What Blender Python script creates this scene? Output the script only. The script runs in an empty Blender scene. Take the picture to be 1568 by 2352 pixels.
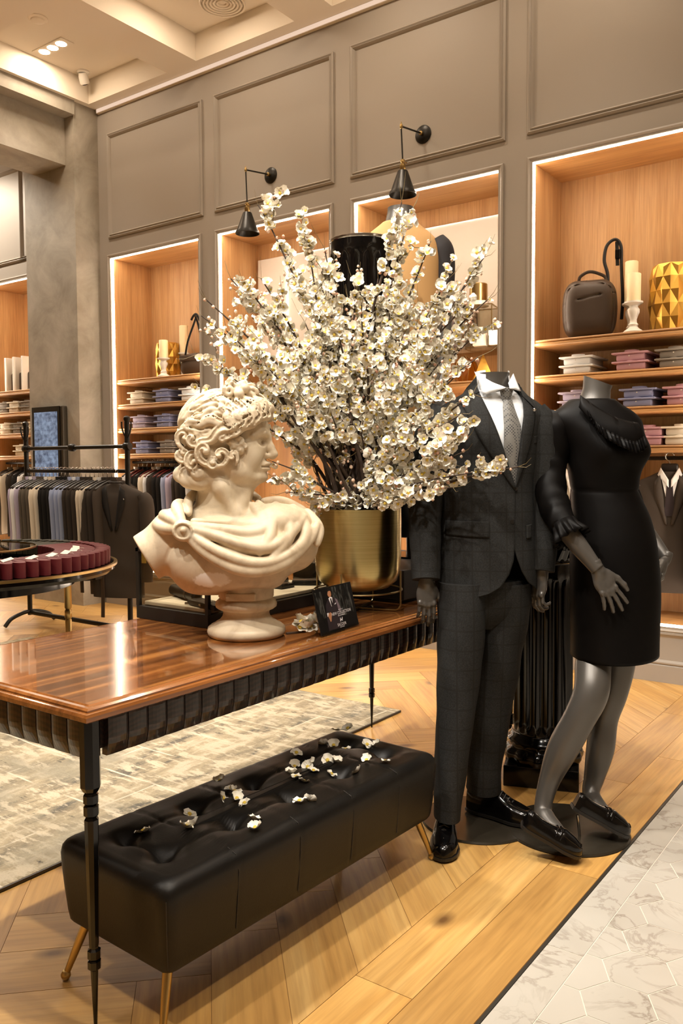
import bpy, bmesh, math, random
import numpy as np
from mathutils import Vector, Matrix
from math import sin, cos, pi, radians, sqrt, atan2
random.seed(7); np.random.seed(7)
S = bpy.context.scene
C = S.collection
# ---------------------------------------------------------------- camera
F_PX, YAW, PITCH, ROLL, CAM_H = 1932.5, radians(36.03), radians(3.19), radians(-.22), 1.3
def cam_axes():
    cy, sy = cos(YAW), sin(YAW)
    r = np.array([cy, sy, 0]); f = np.array([-sy, cy, 0]); u = np.array([0, 0, 1.])
    f2 = f*cos(PITCH)-u*sin(PITCH); u2 = u*cos(PITCH)+f*sin(PITCH)
    return r*cos(ROLL)+u2*sin(ROLL), u2*cos(ROLL)-r*sin(ROLL), f2
CR, CU, CF = cam_axes(); CC = np.array([0, 0, CAM_H])
cd = bpy.data.cameras.new('camera'); cam = bpy.data.objects.new('camera', cd); C.objects.link(cam)
cd.sensor_fit = 'VERTICAL'; cd.sensor_height = 36; cd.sensor_width = 24; cd.lens = F_PX/2352*36; cd.clip_start = .05
cam.matrix_world = Matrix(((CR[0], CU[0], -CF[0], 0), (CR[1], CU[1], -CF[1], 0), (CR[2], CU[2], -CF[2], CAM_H), (0, 0, 0, 1)))
S.camera = cam
# ---------------------------------------------------------------- world, exposure
w = bpy.data.worlds.new('world'); S.world = w; w.use_nodes = True
w.node_tree.nodes['Background'].inputs[0].default_value = (1, .86, .7, 1)
w.node_tree.nodes['Background'].inputs[1].default_value = .25
S.view_settings.view_transform = 'Standard'; S.view_settings.look = 'None'
S.view_settings.gamma = 1; S.view_settings.use_curve_mapping = False
S.view_settings.exposure = 0.0
S.cycles.max_bounces = 7; S.cycles.diffuse_bounces = 3; S.cycles.glossy_bounces = 3; S.cycles.transmission_bounces = 6; S.cycles.transparent_max_bounces = 8
S.cycles.sample_clamp_indirect = 6; S.cycles.caustics_reflective = False; S.cycles.caustics_refractive = False
S.cycles.use_denoising = True; S.cycles.adaptive_threshold = .025
# ---------------------------------------------------------------- ceiling downlights: one triple lamp in each coffer
WARM = (1, .885, .74); NEUTRAL = (1, .95, .87)
COF_X = [-10.07, -8.69, -7.31+1e9, -5.93, -4.55, -3.17, -1.79, -.41, .97, 2.35]
COF_X = [x for x in COF_X if x < 100]
COF_Y = [4.44, 2.95, 1.46, -.03, -1.52]
Z_SOFFIT, Z_CEIL = 4.585, 4.8
LAMPS = [  # x, y, watts, target (x,y), cone degrees, blend
    (-6.20, 4.45, 32, (-6.2, 4.1), 85, .6), (-8.70, 4.25, 330, (-8.3, 4.7), 125, .4),  # second lamp: unseen, added to brighten the upper wall of the far-left bay
    (-4.60, 4.45, 32, (-4.6, 4.1), 85, .6), (-3.20, 4.45, 22, (-3.2, 4.1), 85, .6), (-1.80, 4.45, 26, (-1.8, 4.1), 85, .6),
    (-3.19, 2.60, 250, (-1.75, 2.3), 62, .35), (-4.57, 2.9, 110, (-4.5, 3.0), 90, .5), (-5.94, 2.9, 110, (-6, 3.2), 90, .5),
    (-1.81, 1.60, 190, (-1.60, 2.0), 80, .4), (-.43, 1.40, 150, (-1.7, 2.5), 55, .35), (.95, 1.40, 50, (.6, 2.2), 90, .5),
    (-3.19, 1.40, 430, (-1.75, 2.25), 58, .4), (-.43, 2.9, 45, (-.6, 3.1), 85, .4), (.95, 2.9, 45, (.9, 3.1), 90, .5),
    (-.43, -.13, 290, (-1.85, 3.0), 40, .5), (-1.81, -.13, 340, (-1.80, 3.0), 36, .5), (.95, -.13, 60, (.3, 1.8), 75, .5), (-3.19, -.13, 170, (-2.4, 1.0), 80, .5)]
for i, (x, y, p, t, cone, bl) in enumerate(LAMPS):
    ld = bpy.data.lights.new('downlight_beam', 'SPOT'); ld.energy = p; ld.color = NEUTRAL if (y < 3 and x > -4) else WARM
    ld.spot_size = radians(cone); ld.spot_blend = bl; ld.shadow_soft_size = .05
    lo = bpy.data.objects.new('downlight_beam', ld); C.objects.link(lo); lo.location = (x, y, Z_CEIL-.06)
    d = Vector((t[0]-x, t[1]-y, -(Z_CEIL-.06-.5))); lo.rotation_euler = d.to_track_quat('-Z', 'Y').to_euler()
# ---------------------------------------------------------------- helpers
def P(px, py, d):
    "world point at camera depth d seen at photograph pixel (measuring aid for placing things)"
    return CC+(CR*(px-784)/F_PX-CU*(py-1176)/F_PX+CF)*d
class MB:
    def __init__(s): s.v = []; s.f = []
    def add(s, v, f):
        o = len(s.v); s.v += [tuple(map(float, q)) for q in v]; s.f += [tuple(i+o for i in q) for q in f]; return s
    def box(s, x0, y0, z0, x1, y1, z1):
        return s.add([(x0, y0, z0), (x1, y0, z0), (x1, y1, z0), (x0, y1, z0), (x0, y0, z1), (x1, y0, z1), (x1, y1, z1), (x0, y1, z1)],
                     [(3, 2, 1, 0), (4, 5, 6, 7), (0, 1, 5, 4), (1, 2, 6, 5), (2, 3, 7, 6), (3, 0, 4, 7)])
    def rbox(s, x0, y0, z0, x1, y1, z1, r=.005, seg=2):
        bm = bmesh.new(); bmesh.ops.create_cube(bm, size=1)
        for v in bm.verts: v.co = Vector((x0+(v.co.x+.5)*(x1-x0), y0+(v.co.y+.5)*(y1-y0), z0+(v.co.z+.5)*(z1-z0)))
        bmesh.ops.bevel(bm, geom=bm.edges[:], offset=r, segments=seg, profile=.5, affect='EDGES', clamp_overlap=True)
        bm.verts.index_update(); s.add([v.co[:] for v in bm.verts], [[v.index for v in f.verts] for f in bm.faces]); bm.free(); return s
    def loft(s, rings, cap=True, closed=True):
        n = len(rings[0]); f = []
        for i in range(len(rings)-1):
            for j in range(n if closed else n-1):
                k = (j+1) % n; f.append((i*n+j, i*n+k, (i+1)*n+k, (i+1)*n+j))
        if cap: f.append(tuple(range(n-1, -1, -1))); f.append(tuple((len(rings)-1)*n+j for j in range(n)))
        return s.add([p for r in rings for p in r], f)
    def lathe(s, prof, n=32, c=(0, 0, 0), cap=True):
        return s.loft([[(c[0]+r*cos(2*pi*j/n), c[1]+r*sin(2*pi*j/n), c[2]+z) for j in range(n)] for r, z in prof], cap)
    def tube(s, path, r, n=10, cap=True, flat=1.0, up=None):
        path = [Vector(p) for p in path]; m = len(path); rs = r if hasattr(r, '__len__') else [r]*m
        rings = []; prev = None
        for i, p in enumerate(path):
            t = (path[min(i+1, m-1)]-path[max(i-1, 0)]).normalized()
            if prev is None:
                a = Vector(up) if up else (Vector((0, 0, 1)) if abs(t.z) < .9 else Vector((1, 0, 0)))
            else: a = prev
            a = (a-t*a.dot(t)).normalized(); prev = a; b = t.cross(a)
            rings.append([tuple(p+a*(rs[i]*cos(2*pi*j/n))+b*(rs[i]*flat*sin(2*pi*j/n))) for j in range(n)])
        return s.loft(rings, cap)
    def grid(s, fn, nu, nv):
        v = [fn(i/(nu-1), j/(nv-1)) for i in range(nu) for j in range(nv)]
        return s.add(v, [(i*nv+j, (i+1)*nv+j, (i+1)*nv+j+1, i*nv+j+1) for i in range(nu-1) for j in range(nv-1)])
    def poly(s, pts, z0, z1):
        n = len(pts)
        return s.add([(x, y, z0) for x, y in pts]+[(x, y, z1) for x, y in pts],
                     [tuple(range(n-1, -1, -1)), tuple(range(n, 2*n))]+[(i, (i+1) % n, n+(i+1) % n, n+i) for i in range(n)])
    def frame(s, x0, x1, z0, z1, prof, y):
        "moulding round a rectangle in the wall plane; prof = (inset, proud) pairs"
        return s.loft([[(x0+a, y-b, z0+a), (x1-a, y-b, z0+a), (x1-a, y-b, z1-a), (x0+a, y-b, z1-a)] for a, b in prof], cap=False)
    def mesh(s, name, smooth=False, angle=None):
        m = bpy.data.meshes.new(name); m.from_pydata(s.v, [], s.f); m.update()
        if smooth: m.polygons.foreach_set('use_smooth', [True]*len(m.polygons))
        if angle: m.set_sharp_from_angle(angle=radians(angle))
        return m
def obj(name, mb, mat, parent=None, smooth=False, angle=35, loc=None, rot=None):
    m = mb.mesh(name, smooth, angle if smooth else None) if isinstance(mb, MB) else mb
    o = bpy.data.objects.new(name, m); C.objects.link(o)
    if mat is not None and not m.materials: m.materials.append(M[mat] if isinstance(mat, str) else mat)
    if parent is not None: o.parent = parent
    if loc is not None: o.location = loc
    if rot is not None: o.rotation_euler = rot
    return o
def tag(o, label, cat, group=None):
    o['label'] = label; o['category'] = cat
    if group: o['group'] = group
    return o
def thing(name, label, cat, loc=(0, 0, 0), rz=0, group=None):
    o = bpy.data.objects.new(name, None); o.empty_display_size = .05; C.objects.link(o)
    o.location = loc; o.rotation_euler = (0, 0, rz); return tag(o, label, cat, group)
def struct(name, mb, mat, parent=None, **k):
    o = obj(name, mb, mat, parent, **k)
    if parent is None: o['kind'] = 'structure'
    return o
def dup(root, loc=None, rz=None, label=None, group=None):
    kids = KIDS(root); r = root.copy(); C.objects.link(r)
    if loc is not None: r.location = loc
    if rz is not None: r.rotation_euler = (0, 0, rz)
    if label: r['label'] = label
    if group: r['group'] = group
    for ch, gk in kids:
        c = ch.copy(); C.objects.link(c); c.parent = r
        for g in gk:
            d = g.copy(); C.objects.link(d); d.parent = c
    return r
def KIDS(root): return [(c, list(c.children)) for c in root.children]
def arc(cx, cy, r, a0, a1, n): return [(cx+r*cos(a0+(a1-a0)*i/n), cy+r*sin(a0+(a1-a0)*i/n)) for i in range(n+1)]
def lerp(a, b, t): return a+(b-a)*t
def interp(t, ts, vs): return [float(np.interp(t, ts, [v[k] for v in vs])) for k in range(len(vs[0]))]
def spline(pts, n):
    "Catmull-Rom through pts"
    p = [np.array(q, float) for q in pts]; p = [2*p[0]-p[1]]+p+[2*p[-1]-p[-2]]; out = []
    for i in range(1, len(p)-2):
        for k in range(n):
            t = k/n; out.append(.5*(2*p[i]+(p[i+1]-p[i-1])*t+(2*p[i-1]-5*p[i]+4*p[i+1]-p[i+2])*t*t+(3*p[i]-p[i-1]-3*p[i+1]+p[i+2])*t**3))
    out.append(p[-2]); return [tuple(q) for q in out]
# ---- smooth-union solids on a grid (organic shapes), skinned by surface nets
class Solid:
    def __init__(s, lo, hi, res):
        s.lo = np.array(lo, float); s.res = res; s.n = [int(math.ceil((hi[i]-lo[i])/res))+1 for i in range(3)]
        s.d = np.full(s.n, 1., np.float32)
    def _sub(s, lo, hi):
        a = [max(0, int((lo[i]-s.lo[i])/s.res)) for i in range(3)]; b = [min(s.n[i], int((hi[i]-s.lo[i])/s.res)+2) for i in range(3)]
        sl = tuple(slice(a[i], b[i]) for i in range(3))
        g = [np.arange(a[i], b[i], dtype=np.float32)*s.res+s.lo[i] for i in range(3)]
        return sl, g[0][:, None, None], g[1][None, :, None], g[2][None, None, :]
    def _mix(s, sl, v, k, op):
        d = s.d[sl]
        if d.size == 0: return
        if op == '+': h = np.clip(.5+.5*(d-v)/k, 0, 1); r = d*(1-h)+v*h-k*h*(1-h)
        elif op == '-': h = np.clip(.5-.5*(d+v)/k, 0, 1); r = d*(1-h)-v*h+k*h*(1-h)
        s.d[sl] = r
    def ell(s, c, r, k=.01, op='+', rot=None):
        c = np.array(c, float); r = np.array(r, float); m = r.max()+k*2+.01
        sl, x, y, z = s._sub(c-m, c+m); x = x-c[0]; y = y-c[1]; z = z-c[2]
        if rot is not None:
            R = np.array(rot if isinstance(rot, Matrix) else Matrix.Rotation(0, 3, 'X') @ __import__('mathutils').Euler(rot).to_matrix()).T
            x, y, z = R[0, 0]*x+R[0, 1]*y+R[0, 2]*z, R[1, 0]*x+R[1, 1]*y+R[1, 2]*z, R[2, 0]*x+R[2, 1]*y+R[2, 2]*z
        k0 = np.sqrt((x/r[0])**2+(y/r[1])**2+(z/r[2])**2); k1 = np.sqrt((x/r[0]**2)**2+(y/r[1]**2)**2+(z/r[2]**2)**2)+1e-6
        s._mix(sl, k0*(k0-1)/k1, k, op); return s
    def cap(s, a, b, ra, rb=None, k=.01, op='+'):
        rb = ra if rb is None else rb; a = np.array(a, float); b = np.array(b, float); m = max(ra, rb)+k*2+.01
        sl, x, y, z = s._sub(np.minimum(a, b)-m, np.maximum(a, b)+m); ab = b-a; L = max((ab**2).sum(), 1e-9)
        t = np.clip(((x-a[0])*ab[0]+(y-a[1])*ab[1]+(z-a[2])*ab[2])/L, 0, 1)
        d = np.sqrt((x-a[0]-t*ab[0])**2+(y-a[1]-t*ab[1])**2+(z-a[2]-t*ab[2])**2)-(ra+(rb-ra)*t)
        s._mix(sl, d, k, op); return s
    def path(s, pts, r, k=.008, op='+'):
        rs = r if hasattr(r, '__len__') else [r]*len(pts)
        for i in range(len(pts)-1): s.cap(pts[i], pts[i+1], rs[i], rs[i+1], k, op)
        return s
    def half(s, c, n, k=.004):
        "cut away everything on the +n side of the plane"
        c = np.array(c, float); n = np.array(n, float); n /= np.linalg.norm(n)
        sl, x, y, z = s._sub(s.lo, s.lo+np.array(s.n)*s.res)
        v = -((x-c[0])*n[0]+(y-c[1])*n[1]+(z-c[2])*n[2]); s._mix(sl, v, k, '-'); return s
    def mb(s):
        d = s.d; n = np.array(d.shape); ins = d < 0
        c = sum(ins[i:n[0]-1+i, j:n[1]-1+j, k:n[2]-1+k].astype(np.int8) for i in (0, 1) for j in (0, 1) for k in (0, 1))
        cells = np.argwhere((c > 0) & (c < 8)); idx = np.full(n-1, -1, np.int64); idx[tuple(cells.T)] = np.arange(len(cells))
        acc = np.zeros((len(cells), 3)); cnt = np.zeros(len(cells))
        cor = [(i, j, k) for i in (0, 1) for j in (0, 1) for k in (0, 1)]
        for a in cor:
            for ax in range(3):
                if a[ax] == 1: continue
                b = list(a); b[ax] = 1
                da = d[tuple((cells+a).T)]; db = d[tuple((cells+b).T)]; m = (da < 0) != (db < 0)
                t = da[m]/(da[m]-db[m]); p = np.array(a, float)[None].repeat(m.sum(), 0); p[:, ax] += t
                acc[m] += p; cnt[m] += 1
        v = (cells+acc/cnt[:, None])*s.res+s.lo; F = []
        for ax in range(3):
            u, w_ = (ax+1) % 3, (ax+2) % 3
            a = ins[tuple(slice(0, -1) if i == ax else slice(1, -1) for i in range(3))]; b = ins[tuple(slice(1, None) if i == ax else slice(1, -1) for i in range(3))]
            for fl in (0, 1):
                e = np.argwhere((a & ~b) if fl == 0 else (~a & b)); off = np.ones(3, int); off[ax] = 0; e = e+off
                q = []
                for du, dw in ((0, 0), (-1, 0), (-1, -1), (0, -1)):
                    h = e.copy(); h[:, u] += du; h[:, w_] += dw; q.append(idx[tuple(h.T)])
                q = np.stack(q, 1); F.append(q if fl == 0 else q[:, ::-1])
        F = np.concatenate(F); out = MB(); out.v = v.tolist(); out.f = F.tolist(); out.np = v; return out
# ---------------------------------------------------------------- materials
M = {}
def col(h):
    h = h.lstrip('#'); c = [int(h[i:i+2], 16)/255 for i in (0, 2, 4)]
    return tuple(x/12.92 if x <= .04045 else ((x+.055)/1.055)**2.4 for x in c)+(1,)
class NT:
    def __init__(s, name):
        m = bpy.data.materials.new(name); m.use_nodes = True; s.m = m; s.n = m.node_tree.nodes; s.l = m.node_tree.links
        s.b = s.n['Principled BSDF']; M[name] = m
    def node(s, t, **k):
        q = s.n.new(t)
        for a, v in k.items():
            if hasattr(q, a) and a not in ('inputs',): setattr(q, a, v)
        return q
    def link(s, a, b): s.l.new(a, b)
    def coords(s, kind='Object', scale=(1, 1, 1), rot=(0, 0, 0), rnd=0):
        tc = s.node('ShaderNodeTexCoord'); mp = s.node('ShaderNodeMapping'); mp.inputs['Scale'].default_value = scale; mp.inputs['Rotation'].default_value = rot
        s.link(tc.outputs[kind], mp.inputs['Vector']); out = mp.outputs[0]
        if rnd:
            oi = s.node('ShaderNodeObjectInfo'); ml = s.node('ShaderNodeMath', operation='MULTIPLY'); ml.inputs[1].default_value = rnd
            s.link(oi.outputs['Random'], ml.inputs[0]); ad = s.node('ShaderNodeVectorMath', operation='ADD'); s.link(out, ad.inputs[0]); s.link(ml.outputs[0], ad.inputs[1]); out = ad.outputs[0]
        return out
    def noise(s, vec, scale, detail=4, rough=.55, dist=0):
        q = s.node('ShaderNodeTexNoise'); q.inputs['Scale'].default_value = scale; q.inputs['Detail'].default_value = detail
        q.inputs['Roughness'].default_value = rough; q.inputs['Distortion'].default_value = dist
        if vec is not None: s.link(vec, q.inputs['Vector'])
        return q.outputs['Fac']
    def ramp(s, fac, stops):
        q = s.node('ShaderNodeValToRGB'); e = q.color_ramp.elements
        while len(e) < len(stops): e.new(.5)
        for i, (p, c) in enumerate(stops): e[i].position = p; e[i].color = c
        s.link(fac, q.inputs[0]); return q.outputs[0]
    def mix(s, fac, a, b, mode='MIX'):
        q = s.node('ShaderNodeMix'); q.data_type = 'RGBA'; q.blend_type = mode
        for v, i in ((fac, 0), (a, 6), (b, 7)):
            if hasattr(v, 'is_output'): s.link(v, q.inputs[i])
            else: q.inputs[i].default_value = v
        return q.outputs[2]
    def bump(s, h, strength=.2, dist=.01):
        q = s.node('ShaderNodeBump'); q.inputs['Strength'].default_value = strength; q.inputs['Distance'].default_value = dist
        s.link(h, q.inputs['Height']); s.link(q.outputs[0], s.b.inputs['Normal'])
    def set(s, **k):
        for a, v in k.items():
            i = s.b.inputs[{'rough': 'Roughness', 'metal': 'Metallic', 'spec': 'Specular IOR Level', 'coat': 'Coat Weight', 'coat_rough': 'Coat Roughness', 'trans': 'Transmission Weight',
                            'sheen': 'Sheen Weight', 'sss': 'Subsurface Weight', 'ior': 'IOR', 'alpha': 'Alpha', 'aniso': 'Anisotropic'}[a]]
            if hasattr(v, 'is_output'): s.link(v, i)
            else: i.default_value = v
        return s
    def color(s, v):
        if hasattr(v, 'is_output'): s.link(v, s.b.inputs['Base Color'])
        else: s.b.inputs['Base Color'].default_value = v
        return s
def plain(name, hexc, rough=.5, metal=0, var=None, vs=6, bump=None, rnd=0, **k):
    t = NT(name); c = col(hexc)
    if var or bump or rnd:
        v = t.coords(rnd=rnd)
    if var: t.color(t.ramp(t.noise(v, vs), [(.3, c), (.7, col(var))]))
    else: t.color(c)
    if bump: t.bump(t.noise(v, bump[0], 3), bump[1], bump[2] if len(bump) > 2 else .003)
    t.set(rough=rough, metal=metal, **k); return t
def emit(name, hexc, strength):
    t = NT(name); t.color((0, 0, 0, 1)); t.b.inputs['Emission Color'].default_value = col(hexc); t.b.inputs['Emission Strength'].default_value = strength; return t
def wood(name, cols, scale=(1, 1, 1), rot=(0, 0, 0), rnd=30, rough=.4, band=9., knots=0, bump=.05, **k):
    "grain runs along local x before rot"
    t = NT(name); v = t.coords(scale=scale, rot=rot, rnd=rnd)
    st = t.node('ShaderNodeVectorMath', operation='MULTIPLY'); st.inputs[1].default_value = (.7, band, band); t.link(v, st.inputs[0])
    n1 = t.noise(st.outputs[0], 1.0, 5, .6, .6); st2 = t.node('ShaderNodeVectorMath', operation='MULTIPLY'); st2.inputs[1].default_value = (3, band*9, band*9); t.link(v, st2.inputs[0])
    n2 = t.noise(st2.outputs[0], 1.0, 3, .6)
    a = t.ramp(n1, [(.25, col(cols[0])), (.5, col(cols[1])), (.75, col(cols[2]))])
    b = t.ramp(n2, [(.32, (.70, .67, .64, 1)), (.6, (1, 1, 1, 1))])
    c = t.mix(.7, a, b, 'MULTIPLY')
    if rnd:
        oi = t.node('ShaderNodeObjectInfo'); c = t.mix(1., c, t.ramp(oi.outputs['Random'], [(0, (.8, .77, .74, 1)), (.5, (1, 1, 1, 1)), (1, (1.12, 1.08, 1.0, 1))]), 'MULTIPLY')
    if knots:
        vo = t.node('ShaderNodeTexVoronoi'); vo.voronoi_dimensions = '2D'; vo.inputs['Scale'].default_value = knots; st3 = t.node('ShaderNodeVectorMath', operation='MULTIPLY'); st3.inputs[1].default_value = (.55, 1, 1); t.link(v, st3.inputs[0]); t.link(st3.outputs[0], vo.inputs['Vector'])
        c = t.mix(t.ramp(vo.outputs['Distance'], [(.015, (.9, .9, .9, 1)), (.075, (0, 0, 0, 1))]), c, col('#5a3a1e'))
    t.color(c); t.bump(n2, bump, .002); t.set(rough=rough, **k); return t
# ---- surfaces
wood('oak_floor', ['#a57a42', '#c69a58', '#d6b070'], rnd=40, rough=.36, band=7, knots=2.2, bump=.04)
wood('oak_border', ['#a57a42', '#c69a58', '#d6b070'], rot=(0, 0, -pi/2), rnd=40, rough=.36, band=7, knots=2.2, bump=.04)
wood('oak_veneer', ['#b48656', '#c69a68', '#d2a878'], rot=(0, pi/2, 0), rnd=20, rough=.45, band=11, bump=.03)
wood('oak_shelf', ['#b08050', '#c29460', '#cea270'], rnd=20, rough=.4, band=11, bump=.03)
wood('walnut_top', ['#2e180b', '#7c4a24', '#b87c40'], rot=(0, 0, -pi/2), rnd=0, rough=.14, band=26, bump=.0, coat=1., coat_rough=.025)
wood('walnut_edge', ['#5a3218', '#8a5428', '#a86c38'], rot=(0, 0, -pi/2), rnd=0, rough=.15, band=14, bump=.0, coat=1., coat_rough=.04)
t = NT('dark_carved_wood'); v = t.coords(rnd=9); wv = t.node('ShaderNodeTexWave'); wv.wave_type = 'RINGS'; wv.inputs['Scale'].default_value = 30; wv.inputs['Distortion'].default_value = 4; t.link(v, wv.inputs['Vector'])
t.color(t.ramp(wv.outputs['Fac'], [(.2, col('#170c08')), (.8, col('#301a11'))])); t.set(rough=.3, coat=.3)
t = NT('marble'); v = t.coords(rnd=25); n = t.noise(v, 5, 6, .6, 1.6); n2 = t.noise(v, 2.2, 3, .5, .4)
vein = t.ramp(n, [(.455, (0, 0, 0, 1)), (.495, (1, 1, 1, 1)), (.535, (0, 0, 0, 1))])
c = t.mix(t.ramp(n2, [(.45, (0, 0, 0, 1)), (.75, (.75, .75, .75, 1))]), col('#beb8ad'), col('#aea699'))
vm = t.mix(1., vein, t.ramp(n2, [(.42, (0, 0, 0, 1)), (.62, (.8, .8, .8, 1))]), 'MULTIPLY'); t.color(t.mix(vm, c, col('#8d8275'))); t.set(rough=.22, spec=.5)
plain('grout', '#d8cfc0', .6); plain('oak_seam', '#8a6334', .6); plain('smoked_plate', '#2f2a22', .22, spec=.4); plain('trim_steel', '#4d4840', .4, .6)
plain('taupe_paint', '#a29a90', .55, bump=(60, .06, .001)); plain('cream_paint', '#c4b6a0', .6); plain('ceiling_paint', '#eadfce', .65)
t = NT('plaster'); v = t.coords(); n = t.noise(v, 2.6, 7, .65, .5); t.color(t.ramp(n, [(.3, col('#8a8275')), (.5, col('#a19a8d')), (.7, col('#b3ab9f'))])); t.bump(t.noise(v, 25, 5), .15, .004); t.set(rough=.7)
emit('led_white', '#ffe9cf', 42); emit('led_cove', '#ffdcc0', .85); emit('lamp_disc', '#ffe6c8', 215)
plain('white_gloss_panel', '#ebe3d8', .12, coat=.6, coat_rough=.03)
t = NT('rug'); v = t.coords(); n = t.noise(v, 1.7, 5, .6, .3); sv = t.node('ShaderNodeVectorMath', operation='MULTIPLY'); sv.inputs[1].default_value = (5, 1.6, 1); t.link(v, sv.inputs[0]); n2 = t.noise(sv.outputs[0], 1.6, 6, .72, .2)
sv2 = t.node('ShaderNodeVectorMath', operation='MULTIPLY'); sv2.inputs[1].default_value = (5, 14, 1); t.link(v, sv2.inputs[0]); n3 = t.noise(sv2.outputs[0], 1.3, 4, .7); nf = t.noise(v, 160, 2)
def bricks(t, v, sc, off, w_, h):
    b = t.node('ShaderNodeTexBrick'); b.inputs['Scale'].default_value = sc; b.inputs['Mortar Size'].default_value = .009; b.inputs['Mortar Smooth'].default_value = .4; b.inputs['Brick Width'].default_value = w_; b.inputs['Row Height'].default_value = h; b.offset = off
    b.inputs['Color1'].default_value = (0, 0, 0, 1); b.inputs['Color2'].default_value = (.6, .6, .6, 1); b.inputs['Mortar'].default_value = (1, 1, 1, 1); t.link(v, b.inputs['Vector']); return b
dv = t.node('ShaderNodeVectorMath', operation='ADD'); nn = t.node('ShaderNodeTexNoise'); nn.inputs['Scale'].default_value = 1.2; t.link(v, nn.inputs['Vector']); ms = t.node('ShaderNodeVectorMath', operation='SCALE'); ms.inputs['Scale'].default_value = .10; t.link(nn.outputs['Color'], ms.inputs[0]); t.link(v, dv.inputs[0]); t.link(ms.outputs[0], dv.inputs[1])
b1 = bricks(t, dv.outputs[0], 1.5, .37, .9, .42)
c = t.ramp(n2, [(.36, col('#615d55')), (.45, col('#8f846f')), (.54, col('#a6997f')), (.62, col('#bfb29b'))])
c = t.mix(t.ramp(n3, [(.5, (0, 0, 0, 1)), (.58, (1, 1, 1, 1))]), c, col('#c0b39b'))
c = t.mix(t.ramp(n, [(.48, (0, 0, 0, 1)), (.62, (.8, .8, .8, 1))]), c, col('#8b8574'))
c = t.mix(t.ramp(n3, [(.3, (1, 1, 1, 1)), (.37, (0, 0, 0, 1))]), c, col('#57534c'))
lm_ = t.mix(1., b1.outputs['Fac'], t.ramp(t.noise(v, 2.3, 3), [(.45, (0, 0, 0, 1)), (.56, (1, 1, 1, 1))]), 'MULTIPLY'); c = t.mix(lm_, c, col('#cfc4af')); c = t.mix(.35, c, t.ramp(nf, [(.3, (.7, .7, .7, 1)), (.7, (1.1, 1.1, 1.1, 1))]), 'MULTIPLY')
t.color(c); t.bump(nf, .5, .004); t.set(rough=.95, spec=.1)
plain('rug_edge', '#5b5652', .9)
# ---- things
plain('black_lacquer', '#070606', .13, spec=.4); plain('black_metal', '#15130f', .38, .3); plain('black_satin', '#171411', .45)
plain('brass', '#b89e6a', .28, 1.); plain('brass_wire', '#a99a70', .3, 1.); plain('gold_leaf', '#d9a951', .34, 1., bump=(30, .15, .004)); plain('chrome', '#c8c8c8', .15, 1.)
t = NT('brushed_brass'); v = t.coords(scale=(1, 1, 90)); n = t.noise(v, 4, 3); t.color(t.ramp(n, [(.3, col('#b7a56c')), (.7, col('#c9b780'))])); t.set(rough=.28, metal=1., aniso=.8); t.b.inputs['Anisotropic Rotation'].default_value = .25; tg = t.node('ShaderNodeTangent'); tg.direction_type = 'RADIAL'; tg.axis = 'Z'; t.link(tg.outputs[0], t.b.inputs['Tangent'])
t = NT('black_leather'); v = t.coords(); vo = t.node('ShaderNodeTexVoronoi'); vo.inputs['Scale'].default_value = 260; t.link(v, vo.inputs['Vector']); n = t.noise(v, 9, 5)
t.color(t.ramp(n, [(.3, col('#0d0b09')), (.7, col('#15120e'))])); t.set(rough=.44, spec=.3); t.bump(vo.outputs['Distance'], .12, .001)
plain('brown_leather', '#3d2f23', .5, bump=(200, .15, .001)); plain('stitch', '#2b2620', .7)
t = NT('plaster_bust'); v = t.coords(); n = t.noise(v, 9, 6, .6, .4); n2 = t.noise(v, 30, 4, .6); c = t.ramp(n, [(.3, col('#b09b80')), (.5, col('#cfbda0')), (.72, col('#ddceb4'))])
n5 = t.noise(v, 5.5, 6, .7, .8); c = t.mix(t.ramp(n5, [(.56, (0, 0, 0, 1)), (.74, (.75, .75, .75, 1))]), c, col('#9d9484'))
sep = t.node('ShaderNodeSeparateXYZ'); t.link(v, sep.inputs[0])
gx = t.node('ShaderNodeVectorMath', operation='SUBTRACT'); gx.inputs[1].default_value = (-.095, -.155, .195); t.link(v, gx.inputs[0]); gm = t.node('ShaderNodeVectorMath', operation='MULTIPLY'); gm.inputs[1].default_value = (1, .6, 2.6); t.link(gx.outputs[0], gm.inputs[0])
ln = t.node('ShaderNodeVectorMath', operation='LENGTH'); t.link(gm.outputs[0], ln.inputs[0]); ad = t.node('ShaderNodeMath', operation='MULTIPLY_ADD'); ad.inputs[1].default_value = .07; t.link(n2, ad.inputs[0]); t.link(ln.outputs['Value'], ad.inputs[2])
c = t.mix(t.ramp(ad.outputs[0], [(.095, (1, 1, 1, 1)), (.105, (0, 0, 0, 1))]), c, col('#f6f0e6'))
t.color(c); t.set(rough=.48, spec=.35); t.bump(n2, .12, .003)
plain('blossom_petal', '#fbf5e6', .5, sss=.0, spec=.3); plain('blossom_heart', '#e6c64e', .6); plain('bud_pink', '#cf8a6c', .5, var='#eadfc8', vs=60); plain('bark', '#2a1d14', .7, var='#463424', vs=30, bump=(120, .5, .002)); plain('twig', '#6b5a33', .6)
plain('mannequin_grey', '#5a5651', .34, .35, spec=.5)
t = NT('suit_cloth'); v = t.coords(); 
def lines(t, v, axis, scale, lo, hi):
    sp = t.node('ShaderNodeSeparateXYZ'); t.link(v, sp.inputs[0]); m = t.node('ShaderNodeMath', operation='MULTIPLY'); m.inputs[1].default_value = scale; t.link(sp.outputs[axis], m.inputs[0])
    f = t.node('ShaderNodeMath', operation='FRACT'); t.link(m.outputs[0], f.inputs[0]); g = t.node('ShaderNodeMath', operation='LESS_THAN'); g.inputs[1].default_value = lo; t.link(f.outputs[0], g.inputs[0]); return g.outputs[0]
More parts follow.
